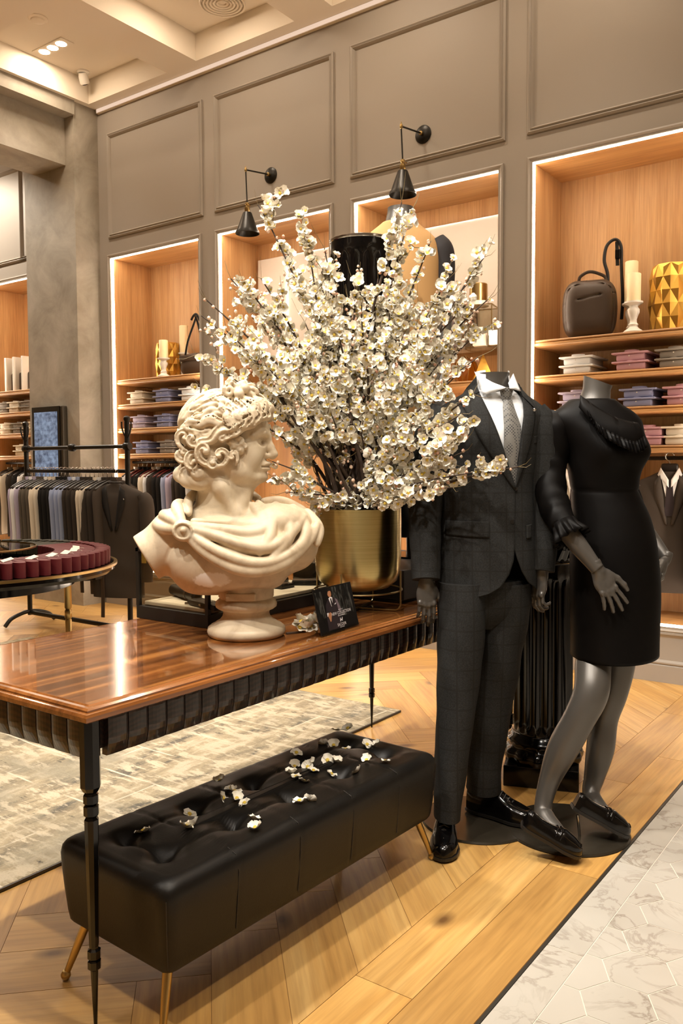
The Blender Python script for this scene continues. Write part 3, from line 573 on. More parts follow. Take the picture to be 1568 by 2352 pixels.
# hair: wavy strands over the skull, locks round the face, curls at the nape, knot on top
rs = random.Random(3)
def sk(th, ph, up=0.):
    "point on the skull, th back from the brow, ph round the side"
    return np.array([-.080+(.126+up)*cos(th), -(.101+up)*sin(th)*sin(ph), .662+(.121+up)*sin(th)*cos(ph)])
for s_ in (-1, 1):
    for k in range(26):
        ph = .08+k*.060+rs.uniform(-.03, .03); th0 = .80+rs.uniform(0, .55)+.45*(k % 3); p1, am = rs.uniform(0, 6), rs.uniform(.05, .11); n = 22; L_ = rs.uniform(.75, 1.25); dr_ = rs.uniform(.05, .40); pts = []
        for q in range(n):
            t = q/(n-1); p = sk(min(th0+t*L_, 2.95), ph+dr_*t+am*sin(t*8.5+p1), -.001+.003*sin(pi*t)+rs.uniform(-.0006, .0006)); pts.append((p[0], -s_*p[1] if False else (p[1] if s_ < 0 else -p[1]), p[2]))
        R_ = rs.uniform(.0065, .0105); b.path(pts, [R_*(.35+.75*sin(pi*(.08+.84*q/(n-1)))) for q in range(n)], .0045)
        if k % 2: b.path([(x, y*1.05, z+.005) for x, y, z in pts[3:-3]], .0032, .004, '-')
    Y = lambda y: s_*y
    fringe = [[(.01, .035, .775), (.055, .045, .745), (.062, .06, .705), (.048, .072, .690)], [(.0, .05, .765), (.035, .070, .735), (.045, .080, .695), (.028, .088, .672)],
              [(-.02, .06, .758), (.012, .086, .720), (.022, .092, .685), (.002, .098, .660)], [(-.04, .075, .745), (-.008, .097, .705), (-.002, .102, .672), (-.02, .106, .645)],
              [(-.06, .085, .735), (-.035, .104, .695), (-.03, .108, .660), (-.05, .108, .632)], [(.02, .02, .775), (.068, .024, .745), (.074, .040, .712), (.064, .056, .700)],
              [(-.02, .095, .655), (-.01, .092, .630), (.006, .088, .612), (.0, .086, .596)], [(-.035, .10, .645), (-.03, .098, .615), (-.012, .092, .600), (-.018, .09, .585)]]
    for q, f in enumerate(fringe):
        sp_ = spline([(x, Y(y), z) for x, y, z in f], 6); n = len(sp_); R_ = .0145 if q < 6 else .009; sp_ = [(x+.004*sin(i*1.1+q), y+s_*.002*cos(i*1.3+q), z+.003*cos(i*.9+q*2)) for i, (x, y, z) in enumerate(sp_)]
        b.path(sp_, [R_*(.55+.6*sin(pi*(i/(n-1))**.8)) for i in range(n)], .005)
        for o_ in (-.0085, -.001, .0065):
            b.path([(x+o_, y+s_*(.0115-abs(o_)*.4), z+o_*.6) for x, y, z in sp_[1:-1]], .0032, .004, '-')
        x, y, z = f[-1]; b.ell((x-.006, Y(y), z), (.014, .010, .012), .004); b.ell((x-.006, Y(y+.010), z), (.005, .006, .005), .003, '-')
    for q, (cx, cy, cz, r) in enumerate([(-.112, .094, .592, .034), (-.062, .098, .582, .024), (-.150, .074, .560, .032), (-.175, .045, .530, .028), (-.025, .092, .578, .017), (-.13, .075, .532, .026), (-.150, .088, .632, .026), (-.085, .09, .555, .020), (-.185, .05, .585, .026), (-.180, .06, .640, .024)]):
        b.ell((cx, Y(cy*.88), cz), (r*.9, r*.6, r*1.0), .008); a0 = cx*60+q*1.7; st = 1.25 if q % 2 else .95
        pts = [(cx+r*st*(1.15-t/17)*cos(t*.36*(1 if q % 3 else -1)+a0)*.85, Y(cy+.006+.012*(t/18)), cz+r*(1.15-t/17)*sin(t*.36*(1 if q % 3 else -1)+a0)-.010*(t < 4)*(4-t)/4) for t in range(18)]
        b.path(pts, [r*.34*(.45+.6*sin(pi*(.15+.7*t/17))) for t in range(18)], .004); b.path([(x, y+s_*r*.26, z+.002) for x, y, z in pts[2:-3]], .0032, .004, '-')
    for o_ in range(4):
        base = spline([(.038-.012*o_, Y(.078+.005*o_), .706-.006*o_), (-.005-.02*o_, Y(.100), .682-.008*o_), (-.05-.02*o_, Y(.106), .655-.010*o_), (-.10-.012*o_, Y(.098), .632-.008*o_)], 6); n = len(base)
        base = [(x+.004*sin(i*.8+o_*2), y+s_*.003*sin(i*.7+o_), z+.006*sin(i*.62+o_*1.7)) for i, (x, y, z) in enumerate(base)]; b.path(base, [.0105*(.6+.55*sin(pi*(i/(n-1)))) for i in range(n)], .0045); b.path([(x, y+s_*.0105, z+.003) for x, y, z in base[2:-2]], .0034, .004, '-')
b.path(spline([(-.165, -.01, .575), (-.188, -.03, .540), (-.205, -.02, .518), (-.178, -.05, .503), (-.14, -.062, .488)], 5), [.017+.003*sin(i*.9) for i in range(21)], .01); b.path(spline([(-.16, -.055, .55), (-.17, -.062, .52), (-.15, -.07, .50), (-.125, -.075, .49)], 5), .011, .006); b.ell((-.12, -.03, .52), (.06, .06, .05), .02)
b.path(spline([(-.17, .03, .56), (-.20, .03, .52), (-.15, .05, .49)], 5), .022, .01)
for q in range(16):
    a = q*2.4; r_ = .034*sqrt((q+.5)/16); b.ell((-.004+r_*cos(a)*1.05, r_*sin(a)*1.5-.01, .772+.022*(1-q/16.)+rs.uniform(-.008, .012)), (.016, .018, .016), .004)
for q in range(9):
    a = q*.7; c0 = np.array([-.006+.036*cos(a), -.03+.02*sin(a*1.7), .778+.020*sin(a)])
    b.path([tuple(c0+np.array([.017*cos(t*.6+a), -.012, .017*sin(t*.6+a)])*(1-t/16)) for t in range(12)], .0062, .003)
b.path(spline([(-.045, -.045, .765), (-.03, -.068, .748), (.005, -.066, .745), (.04, -.05, .752)], 5), .004, .003, '-')
# drapery: brooch on the near shoulder, swags across the chest, folds over the far shoulder
folds = [[(-.175, -.125, .352), (-.09, -.150, .300), (.0, -.158, .262), (.08, -.150, .252), (.16, -.115, .285), (.215, -.055, .345)],
         [(-.175, -.125, .345), (-.11, -.142, .285), (-.02, -.155, .238), (.06, -.152, .228), (.14, -.125, .252), (.205, -.075, .310), (.232, -.03, .36)],
         [(-.165, -.125, .360), (-.07, -.140, .332), (.02, -.148, .305), (.09, -.140, .300), (.15, -.105, .335), (.19, -.04, .385)],
         [(-.16, -.12, .366), (-.05, -.125, .352), (.03, -.125, .342), (.085, -.105, .36), (.12, -.06, .405)],
         [(-.175, -.122, .358), (-.225, -.085, .385), (-.255, -.03, .392), (-.26, .05, .39)], [(-.175, -.125, .350), (-.24, -.085, .355), (-.275, -.03, .362), (-.28, .05, .36)],
         [(-.18, -.118, .368), (-.205, -.07, .410), (-.215, 0, .425), (-.2, .07, .42)], [(-.17, -.07, .40), (-.178, -.02, .440), (-.16, .06, .46), (-.08, .11, .46), (0, .10, .455), (.04, .04, .44)],
         [(.045, -.03, .43), (.085, -.085, .385), (.09, -.13, .33), (.06, -.15, .285)], [(.03, -.045, .425), (.065, -.09, .375), (.06, -.125, .335)],
         [(.10, -.02, .425), (.145, -.075, .37), (.145, -.115, .32), (.10, -.145, .27)], [(.155, 0, .415), (.195, -.05, .36), (.19, -.09, .31), (.14, -.125, .262)], [(.06, .0, .435), (.12, .04, .43), (.19, .06, .40)], [(.2, .02, .40), (.236, -.02, .35), (.232, -.05, .30)]]
b.ell((.10, -.03, .37), (.10, .075, .06), .03); b.ell((.02, -.10, .30), (.13, .055, .055), .03)
for q, f in enumerate(folds):
    sp_ = spline(f, 6); n = len(sp_); b.path(sp_, [(.016 if q < 7 else .014)*(.75+.35*sin(pi*i/(n-1))) for i in range(n)], .007)
b.ell((-.175, -.128, .350), (.037, .020, .034), .003); b.path([(-.175+.027*cos(t*.4), -.146, .350+.025*sin(t*.4)) for t in range(17)], .004, .002); b.ell((-.173, -.148, .353), (.010, .008, .010), .003)
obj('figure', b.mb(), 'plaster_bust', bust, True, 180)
ORD = ['first', 'second', 'third', 'fourth', 'fifth', 'sixth', 'seventh', 'eighth', 'ninth', 'tenth', 'eleventh', 'twelfth', 'thirteenth', 'fourteenth', 'fifteenth', 'sixteenth', 'seventeenth', 'eighteenth', 'nineteenth', 'twentieth']
ORD += ['twenty-'+q for q in ORD[:9]]+['thirtieth']+['thirty-'+q for q in ORD[:9]]+['fortieth']
# ================================================================= brass planter on a wire stand
PC = np.array([-1.78, 2.55, TZ])
pot = thing('brass_planter', 'tall brushed brass planter pot in a thin wire stand on the table', 'planter', PC, YAW)
prof = [(.0, .072), (.07, .074), (.115, .085), (.145, .110), (.157, .145), (.160, .20), (.1605, .377), (.1575, .377), (.157, .20), (.150, .15), (.10, .10), (0, .095)]
obj('bowl', MB().lathe(prof, 72, cap=False), 'brushed_brass', pot, True, 60)
obj('soil', MB().lathe([(.0, .335), (.08, .338), (.157, .33)], 40, cap=False), 'bark', pot, True)
for a in (-22, 68):
    a = radians(a); r = .166; d = (cos(a), sin(a))
    pts = [(d[0]*r, d[1]*r, .150), (d[0]*r, d[1]*r, .03)]+[(d[0]*(r-.026+.026*cos(t)), d[1]*(r-.026+.026*cos(t)), .030-.026*sin(t)) for t in np.linspace(.2, pi/2, 6)]
    obj('wire_hoop', MB().tube(pts+[(-x, -y, z) for x, y, z in pts[::-1]], .0034, 8), 'brass_wire', pot, True)
obj('wire_ring', MB().tube([(.163*cos(t), .163*sin(t), .075) for t in np.linspace(0, 2*pi, 49)], .003, 8), 'brass_wire', pot, True)
# ================================================================= blossom: petals and heart in one small mesh
def flower_mb(cup=.5, r=.021, seed=0):
    rn = random.Random(seed); pet = MB(); heart = MB()
    for k in range(5):
        a = 2*pi*k/5+rn.uniform(-.12, .12); c_ = cup+rn.uniform(-.15, .2); L = r*rn.uniform(.92, 1.08)
        def fn(u, v):
            e_ = abs(v-.5)*2; wd = .56*r*(sin(pi*(.07+.63*u))**.8); x = L*(.12+.88*u*(1-.30*e_**2.5)); y = (v-.5)*2*wd
            z = c_*L*(u**1.5)*.75+.20*(abs(v-.5)*2)**2*r*.8-.06*r*(u > .95)*(1-e_)+rn.uniform(-.03, .03)*r
            return (x*cos(a)-y*sin(a), x*sin(a)+y*cos(a), z)
        pet.grid(fn, 4, 5)
    heart.lathe([(.0, .000), (.30*r, .10*r), (.26*r, .30*r), (.0, .36*r)], 7)
    return pet, heart
def join(name, parts, smooth=True):
    big = MB(); mi = []
    for mb, k in parts: big.add(mb.v, mb.f); mi += [k]*len(mb.f)
    me = big.mesh(name, smooth); me.polygons.foreach_set('material_index', mi); return me, big, mi
FLM = []
for sd, cup in enumerate((.25, .45, .75, 1.2)):
    me, big, mi = join('blossom', [(flower_mb(cup, .0215, sd)[0], 0), (flower_mb(cup, .0215, sd)[1], 1)])
    me.materials.append(M['blossom_petal']); me.materials.append(M['blossom_heart']); FLM.append((me, big, mi))
# ================================================================= the arrangement of flowering branches
arr = thing('blossom_arrangement', 'large spray of dark branches with white and yellow plum blossoms filling the brass planter', 'flowers', PC, 0)
rf = random.Random(11)
TIPS = [(592, 470), (655, 570), (530, 640), (565, 655), (475, 690), (462, 725), (450, 815), (478, 900), (520, 760), (600, 640), (700, 545), (745, 570), (735, 650), (690, 660), (922, 465), (948, 478), (988, 555), (905, 620), (868, 640), (815, 655), (772, 665), (1112, 590), (1075, 650), (1118, 690), (1105, 760), (1098, 820), (1070, 700), (1030, 640),
        (1085, 905), (1062, 950), (1075, 1005), (1190, 1072), (1085, 1085), (1040, 1120), (960, 1150), (880, 1150), (770, 1165), (720, 1160), (655, 1130), (625, 1060), (640, 990), (660, 920), (610, 840), (560, 820), (700, 740), (760, 720), (830, 700), (900, 690), (960, 700), (1000, 760), (950, 820), (880, 800), (820, 830), (740, 850), (680, 860), (900, 900), (960, 960), (840, 930), (1000, 900), (760, 950), (690, 1000), (930, 1040), (980, 1090), (870, 1090), (1010, 1040), (640, 760), (580, 730), (1020, 820), (520, 860), (800, 690), (840, 700), (770, 700), (870, 720), (900, 660), (1050, 860), (1040, 780), (930, 760), (720, 800), (800, 880), (860, 980), (930, 900), (1000, 980), (660, 820), (620, 900), (700, 920), (1060, 1040)]
BRB = []; FL = []; BUDS = []; TW = MB()
def wig(p0, p1, p2, n, am):
    out = []; ph = rf.uniform(0, 6); ph2 = rf.uniform(0, 6)
    for i in range(n+1):
        t = i/n; q = (1-t)**2*p0+2*t*(1-t)*p1+t*t*p2; e = am*sin(pi*t)
        out.append(q+np.array([e*sin(t*9+ph), e*cos(t*8+ph2), e*.5*sin(t*11+ph)]))
    return out
for k, (tx, ty) in enumerate(TIPS):
    right = max(0, (tx-985)/150); d = 3.11+rf.uniform(-.26, .28)
    if ty < 700 or tx < 520: d = 3.08+rf.uniform(-.14, .10)
    if right > 0 and ty > 820: d = 2.80-.12*min(right, 1)+rf.uniform(-.03, .03)
    elif right > 0: d = 3.02+rf.uniform(-.12, .1)
    if ty > 1040 and tx < 985: d = 2.96+rf.uniform(-.06, .04)
    tip = P(tx, ty, d); base = PC+np.array([rf.uniform(-.07, .07), rf.uniform(-.07, .07), .32])
    ctrl = base+(tip-base)*.35; ctrl[2] = max(base[2]+.12, lerp(base[2], tip[2], .55)); ctrl[:2] = lerp(base[:2], tip[:2], .22)
    L = np.linalg.norm(tip-base); n = max(8, int(L/.05)); pts = wig(base, ctrl, tip, n, .012)
    r0 = .0105*min(1.15, .45+L*.6)*rf.uniform(.7, 1.15); rad = [r0*(1-.86*(i/n)**.8)+.0008 for i in range(n+1)]
    BRB.append((pts, rad))
    nt = int(3+L*7)
    chains = [(pts[int(n*.42):], True)]
    for q in range(nt):
        i = int(n*rf.uniform(.38, .97)); p = pts[min(i, n-1)]; dr = pts[min(i+1, n)]-pts[i-1]; dr /= np.linalg.norm(dr)
        v = dr*.9+np.array([rf.gauss(0, 1), rf.gauss(0, 1), rf.gauss(.25, .8)])*.55; v /= np.linalg.norm(v); l = rf.uniform(.05, .17)*(.8 if ty > 1000 else 1)
        tw = wig(p, p+v*l*.5+np.array([0, 0, .01]), p+v*l+np.array([0, 0, rf.uniform(-.02, .03)]), 5, .008); TW.tube(tw, [.0022, .002, .0017, .0014, .001, .0006], 4); chains.append((tw, False))
    for ch, main in chains:
        m_ = len(ch)
        for i in range(m_-1):
            seg = np.linalg.norm(ch[i+1]-ch[i]); dens = (.021 if main else .0145); frac = i/(m_-1)
            cnt = int(seg/dens+rf.random())
            for _ in range(cnt):
                t = rf.random(); p = lerp(ch[i], ch[i+1], t)+np.array([rf.uniform(-1, 1), rf.uniform(-1, 1), rf.uniform(-1, 1)])*.013
                if (frac > .78 and rf.random() < .6) or rf.random() < .10: BUDS.append((p, rf.uniform(.0045, .0075)))
                else: FL.append(p)
    for e in range(1 if rf.random() < .55 else 2):
        v = pts[-1]-pts[-3]; v = v/np.linalg.norm(v)+np.array([rf.gauss(0, .4) for _ in range(3)]); TW.tube([pts[-1], pts[-1]+v*.03, pts[-1]+v*.05+np.array([0, 0, .012])], [.001, .0008, .0004], 4)
def px_of(p):
    q = p-CC; z = q@CF; return 784+F_PX*(q@CR)/z, 1176-F_PX*(q@CU)/z, z
keep = []
for p in FL:
    x, y, z = px_of(p)
    if 712 < x < 838 and 1012 < y < 1135 and rf.random() < .93: continue
    if y > 1168 and 690 < x < 905 and rf.random() < .6: continue
    if y > 1195 or (x > 1000 and y < 850 and rf.random() < .35): continue
    if x > 1000 and y > 860 and z > 2.93: continue
    if z > 2.62 and x < 640 and y > 900 and z < 2.85: continue
    keep.append((z, p))
keep.sort(key=lambda q: q[0])
for pts, rad in BRB: obj('branch', MB().tube([p-PC for p in pts], rad, 7), 'bark', arr, True, 60)
tw_ = MB(); tw_.add([np.array(v)-PC for v in TW.v], TW.f); o = obj('twigs', tw_, 'twig', arr, True, 60); o['kind'] = 'stuff'
bm_ = MB()
for p, r in BUDS:
    x, y, z = px_of(p)
    if (x > 1000 and y > 860 and z > 2.93) or y > 1200: continue
    bm_.lathe([(0, -r*1.1), (r*.85, -r*.5), (r, .1*r), (r*.6, r*.8), (0, r*1.15)], 7, p-PC, cap=False)
o = obj('buds', bm_, 'bud_pink', arr, True, 180); o['kind'] = 'stuff'
def rotm(nrm, spin):
    z = nrm/np.linalg.norm(nrm); a = np.array([0, 0, 1.]) if abs(z[2]) < .9 else np.array([1., 0, 0]); x = np.cross(a, z); x /= np.linalg.norm(x); y = np.cross(z, x)
    c, s_ = cos(spin), sin(spin); return np.stack([x*c+y*s_, -x*s_+y*c, z], 1)
ctr = PC+np.array([0, 0, .75]); rv = []; rfc = []; rmi = []
for k, (z, p) in enumerate(keep):
    out = p-ctr; out /= np.linalg.norm(out)+1e-6; nr = out*.6+(CC-p)/np.linalg.norm(CC-p)*.75+np.array([rf.gauss(0, .5) for _ in range(3)]); R_ = rotm(nr, rf.uniform(0, 6)); sc = rf.uniform(.58, .98)
    me, big, mi = FLM[rf.choice((0, 1, 1, 2, 2, 3))]
    if k % 4 == 0 and k//4 < 300:
        o = obj('blossom', me, None, arr); o.matrix_local = Matrix.Translation(Vector(p-PC)) @ Matrix(R_.tolist()).to_4x4() @ Matrix.Scale(sc, 4)
    else:
        V = np.array(big.v)*sc @ R_.T+(p-PC); o_ = len(rv); rv += V.tolist(); rfc += [tuple(i+o_ for i in f) for f in big.f]; rmi += mi
mb = MB(); mb.v = rv; mb.f = rfc; me = mb.mesh('blossom_mass', True); me.polygons.foreach_set('material_index', rmi); me.materials.append(M['blossom_petal']); me.materials.append(M['blossom_heart'])
o = obj('blossom_mass', me, None, arr); o['kind'] = 'stuff'
# ================================================================= fallen blossoms on the bench, and a sprig by the bust
BENCHF = [(329, 1898), (426, 1895), (444, 1890), (434, 1846), (510, 1828), (505, 1790), (530, 1806), (538, 1814), (543, 1830), (562, 1840), (584, 1875), (586, 1897), (688, 1833), (711, 1832), (668, 1772), (680, 1780), (697, 1790), (676, 1748), (680, 1725), (707, 1752), (715, 1738), (719, 1764), (752, 1740), (772, 1744), (760, 1763), (822, 1764), (842, 1741), (885, 1746), (742, 1705), (766, 1707), (794, 1702), (842, 1703), (866, 1704), (773, 1676), (799, 1672)]
WHERE = ['near the bench front-left corner', 'beside the left button row', 'in the middle of the bench', 'towards the far end of the bench']
for k, (x, y) in enumerate(BENCHF):
    ray = P(x, y, 1)-CC; t = (BT+.018-CAM_H)/ray[2]; p = CC+ray*t
    lo = Matrix.Rotation(-ang, 3, 'Z') @ Vector((p[0]+1.568, p[1]-1.808, 0)); z = BT+.013+topz(lo.x, lo.y)
    if abs(lo.x) > BLX-.03: z -= .006
    side = 'fallen white blossom' if k % 3 else 'upturned white blossom'
    t_ = thing('fallen_blossom', '%s on the black bench, %s from its near end' % (side, ORD[k]), 'blossom', (p[0], p[1], z+.004), 0, 'fallen blossoms on the bench')
    t_.rotation_euler = (rf.uniform(-.5, .5)-(.6 if k % 3 == 1 else 0), rf.uniform(-.5, .5), rf.uniform(0, 6)); sc = rf.uniform(.85, 1.05); t_.scale = (sc, sc, sc)
    pm_, hm_ = flower_mb((.3, .5, .9)[k % 3], .021, k); obj('petals', pm_, 'blossom_petal', t_, True); obj('heart', hm_, 'blossom_heart', t_, True)
spr = thing('blossom_sprig', 'small cluster of white blossoms lying on the table beside the bust', 'flowers', (-1.655, 2.10, TZ), 0); spr.scale = (1.3, 1.3, 1.3)
for k in range(11):
    o = obj('blossom', FLM[k % 4][0], None, spr, loc=(rf.uniform(-.02, .02)+.0, -.045+k*.0085, .014+rf.uniform(0, .018)), rot=(rf.uniform(-.9, .9), rf.uniform(-.4, 1.0), rf.uniform(0, 6)))
obj('stem', MB().tube([(.0, -.09, .012), (.01, -.03, .008), (0, .05, .01), (.01, .09, .012)], .003, 6), 'bark', spr, True)
# ================================================================= mannequins
RX = np.array([cos(YAW), sin(YAW), 0]); RY = np.array([-sin(YAW), cos(YAW), 0])
def vf(px, py, d, O):
    p = P(px, py, d)-O; return np.array([p@RX, p@RY, p[2]])
def ground(px, py):
    r = P(px, py, 1)-CC; return CC+r*(-CAM_H/r[2])
def body(rings, n=72, wr=None, t0=0, t1=2*pi, ex=2.0, nz=None):
    "loft of elliptic rings (z, cx, cy, hw, hd), resampled smoothly; angle 0 faces the camera"
    R = np.array(sorted(rings)); nz = nz or max(12, int((R[-1, 0]-R[0, 0])/.012)); zs = np.linspace(R[0, 0], R[-1, 0], nz); out = []
    def ci(k): 
        s = spline([(R[i, 0], R[i, k], 0) for i in range(len(R))], 8); s = np.array(s); return np.interp(zs, s[:, 0], s[:, 1])
    cx, cy, hw, hd = ci(1), ci(2), ci(3), ci(4)
    for i, z in enumerate(zs):
        a0 = t0(z) if callable(t0) else t0; a1 = t1(z) if callable(t1) else t1
        full = not callable(t0)
        row = []
        for j in range(n):
            t = a0+(a1-a0)*j/(n if full else n-1); s_, c_ = sin(t), cos(t); e = 2/ex
            q = (wr(z, t) if wr else 0)
            row.append((cx[i]+(hw[i]+q)*np.sign(s_)*abs(s_)**e, cy[i]-(hd[i]+q)*np.sign(c_)*abs(c_)**e, z))
        out.append(row)
    return out, (zs, cx, cy, hw, hd)
def wrink(amp, seed, fz=30., ft=3.):
    rn = random.Random(seed); W = [(rn.uniform(.5, 1.4)*fz, rn.choice((1, 2, 3, 4)), rn.uniform(0, 6), rn.uniform(.4, 1)) for _ in range(6)]
    return lambda z, t: amp*sum(a*sin(f*z+k*t+p) for f, k, p, a in W)/3
def limb(pts, n=20, flat=1.0, wr=0, seed=0, sub=6, cap=True):
    "pts: (x,y,z,r)"
    s = spline(pts, sub) if False else None
    P4 = [np.array(p, float) for p in pts]; c = spline([p[:3] for p in P4], sub); r = [q[0] for q in spline([(p[3], 0, 0) for p in P4], sub)]
    rn = random.Random(seed); f = [rn.uniform(45, 90) for _ in range(3)]; ph = [rn.uniform(0, 6) for _ in range(3)]
    m = MB(); path = [Vector(p) for p in c]; rings = []; prev = None; L = 0
    for i, p in enumerate(path):
        if i: L += (p-path[i-1]).length
        t = (path[min(i+1, len(path)-1)]-path[max(i-1, 0)]).normalized(); a = Vector((1, 0, 0)) if prev is None else prev; a = (a-t*a.dot(t)).normalized(); prev = a; b = t.cross(a)
        rings.append([tuple(p+(a*cos(2*pi*j/n)+b*flat*sin(2*pi*j/n))*(r[i]+wr*(sin(f[0]*L+2*cos(2*pi*j/n+ph[0])*2+ph[1])+.6*sin(f[1]*L+3*sin(2*pi*j/n)+ph[2])))) for j in range(n)])
    return m.loft(rings, cap)
def hand_mb(thumb=1, curl=.25, spread=.12, sc=1.0, wrist_r=.026, wl=.05, res=.0028):
    "wrist at origin, fingers down -z, back of the hand towards -y, thumb on side +x*thumb"
    s = Solid((-.085, -.06, -.22), (.085, .085, wl+.01), res); T = thumb
    s.cap((0, .004, wl), (0, .004, .0), wrist_r, wrist_r*.92, .01); s.ell((0, .006, -.045), (.036, .0165, .052), .018); s.ell((T*.020, .012, -.035), (.017, .018, .032), .012)
    for k, (fx, L, r) in enumerate([(.027, .070, .0082), (.0095, .080, .0086), (-.009, .075, .0082), (-.0265, .058, .0072)]):
        x = T*fx; base = np.array([x*.95, .004, -.082+abs(fx-.005)*.25]); dirx = T*fx*spread/.02; p = base.copy(); s.ell((base[0], base[1]-.005, base[2]+.002), (.0092, .0092, .011), .006)
        a = curl*.6
        for q, fr in enumerate((.44, .31, .25)):
            l = L*fr; d = np.array([dirx*.55, sin(a), -cos(a)]); d /= np.linalg.norm(d); e = p+d*l; s.cap(p, e, r*(1-.07*q), r*(1-.07*(q+1)), .0025); p = e; a += curl*(1.0+.35*k)
        nl = p-np.array([0, cos(a)*r*.7, sin(a)*r*.2]); s.ell(nl+np.array([0, 0, .004]), (.0048, .0022, .0065), .0012)
    b0 = np.array([T*.026, .012, -.022]); b1 = np.array([T*.050, .016, -.055]); b2 = np.array([T*.060, .014, -.084]); b3 = np.array([T*.063, .016, -.105]); s.path([b0, b1, b2, b3], [.015, .0115, .0098, .0075], .006)
    m = s.mb(); m.v = [(x*sc, y*sc, z*sc) for x, y, z in m.v]; return m
def xform(mb, mat):
    o = MB(); o.f = mb.f; o.v = [tuple(mat @ Vector(v)) for v in mb.v]; return o
def place(loc, rot=(0, 0, 0)):
    from mathutils import Euler
    return Matrix.Translation(Vector(loc)) @ Euler(rot).to_matrix().to_4x4()
def shoe_mb(L=.28, W=.095, low=False, n=22, m_=17):
    "toe at +x, heel at 0, sole on z=0; returns upper, sole"
    def half(t): return W/2*np.interp(t, [0, .06, .2, .45, .70, .86, .95, 1], [.42, .64, .74, .78, 1.0, .84, .56, .12])
    hs = [.050, .054, .044, .044, .052, .042, .030, .008] if low else [.075, .082, .085, .088, .062, .046, .038, .012]
    def hgt(t): return np.interp(t, [0, .06, .25, .45, .62, .82, .94, 1], hs)
    up = MB(); rings = []
    for i in range(n):
        t = i/(n-1); hw, h = half(t), hgt(t); mid = -.006*sin(pi*t)*0
        rings.append([(t*L, hw*cos(pi*j/(m_-1))*(1 if j in (0, m_-1) else abs(cos(pi*j/(m_-1)))**-.25 if abs(cos(pi*j/(m_-1))) > .05 else 0), .012+h*sin(pi*j/(m_-1))**.75) for j in range(m_)])
    up.loft(rings, cap=True)
    so = MB(); pts = [(t*L*1.02-.003, half(t)*1.06+.002) for t in np.linspace(0, 1, 24)]; so.poly([(x, -y) for x, y in pts]+[(x, y) for x, y in pts[::-1]], .003, .013)
    pt = lambda t, ph: (t*L, half(t)*cos(ph)*abs(cos(ph))**-.25, .012+hgt(t)*sin(ph)**.75+.001)
    return up, so, pt
# ----------------------------------------------------------------- man in the suit
OM = ground(1108, 1899); OM[2] = 0; DM = 3.0
man = thing('mannequin', 'headless grey male mannequin in charcoal suit, white shirt and patterned tie', 'mannequin', OM, YAW)
V = lambda px, py, d=DM: vf(px, py, d, OM)
obj('base_plate', MB().lathe([(.0, 0), (.205, 0), (.207, .003), (.203, .009), (0, .010)], 64), 'smoked_plate', man, True, loc=tuple(V(1098, 1868, 3.08)*np.array([1, 1, 0])))
def ring(py, cx, hw, hd, d=None, cy=0):
    d = d or DM; q = V(cx, py, d); return (q[2], q[0], q[1]+cy, hw*d/F_PX, hd)
# neck
q = V(1133, 905); obj('neck', MB().loft(body([(q[2]-.06, q[0], q[1], .062, .062), (q[2], q[0], q[1]-.002, .057, .058), (q[2]+.045, q[0]-.001, q[1]-.006, .055, .056), (q[2]+.072, q[0]-.002, q[1]-.008, .057, .058)], 40)[0]), 'mannequin_grey', man, True, 60)
JR = [ring(1362, 1116, 116, .130), ring(1300, 1117, 113, .130), ring(1220, 1117, 109, .124), ring(1140, 1117, 104, .114), ring(1080, 1118, 108, .118), ring(1010, 1120, 116, .125), ring(965, 1124, 126, .112), ring(945, 1126, 124, .098), ring(925, 1129, 100, .085), ring(905, 1132, 66, .075), ring(893, 1133, 50, .070)]
_, (zs, cxs, cys, hws, hds) = body(JR, 8)
def surf(px, py, off=0.):
    "point on the jacket front seen at a pixel"
    x, _, z = V(px, py); cx, cy, hw, hd = (np.interp(z, zs, a) for a in (cxs, cys, hws, hds)); s_ = max(-.995, min(.995, (x-cx)/(hw+off))); return np.array([x, cy-(hd+off)*sqrt(1-s_*s_), z])
def ang_at(z, xedge): cx, hw = np.interp(z, zs, cxs), np.interp(z, zs, hws); return math.asin(max(-.999, min(.999, (xedge-cx)/hw)))
EL = [(1362, 1062), (1358, 1085), (1350, 1112), (1335, 1135), (1310, 1152), (1280, 1162), (1240, 1166), (1120, 1168), (1100, 1160), (1000, 1128), (905, 1092), (890, 1088)]
ER = [(1362, 1236), (1345, 1222), (1330, 1200), (1305, 1183), (1275, 1171), (1240, 1160), (1120, 1160), (1100, 1166), (1000, 1182), (940, 1192), (905, 1186), (890, 1178)]
zl = [V(1100, y)[2] for y, x in EL]; xl = [V(x, y)[0] for y, x in EL]; zr = [V(1100, y)[2] for y, x in ER]; xr = [V(x, y)[0] for y, x in ER]
wr = wrink(.0022, 4, 26)
rows, _ = body(JR, 150, wr, lambda z: ang_at(z, np.interp(z, zl, xl)), lambda z: -2*pi+ang_at(z, np.interp(z, zr, xr)), nz=90)
for r_ in rows:
    for j in range(12): x, y, z = r_[j]; r_[j] = (x, y-.004*(1-j/12), z)
jk = obj('jacket', MB().loft(rows, cap=False, closed=False), 'suit_cloth', man, True, 70); sd = jk.modifiers.new('thick', 'SOLIDIFY'); sd.thickness = .004; sd.offset = -1
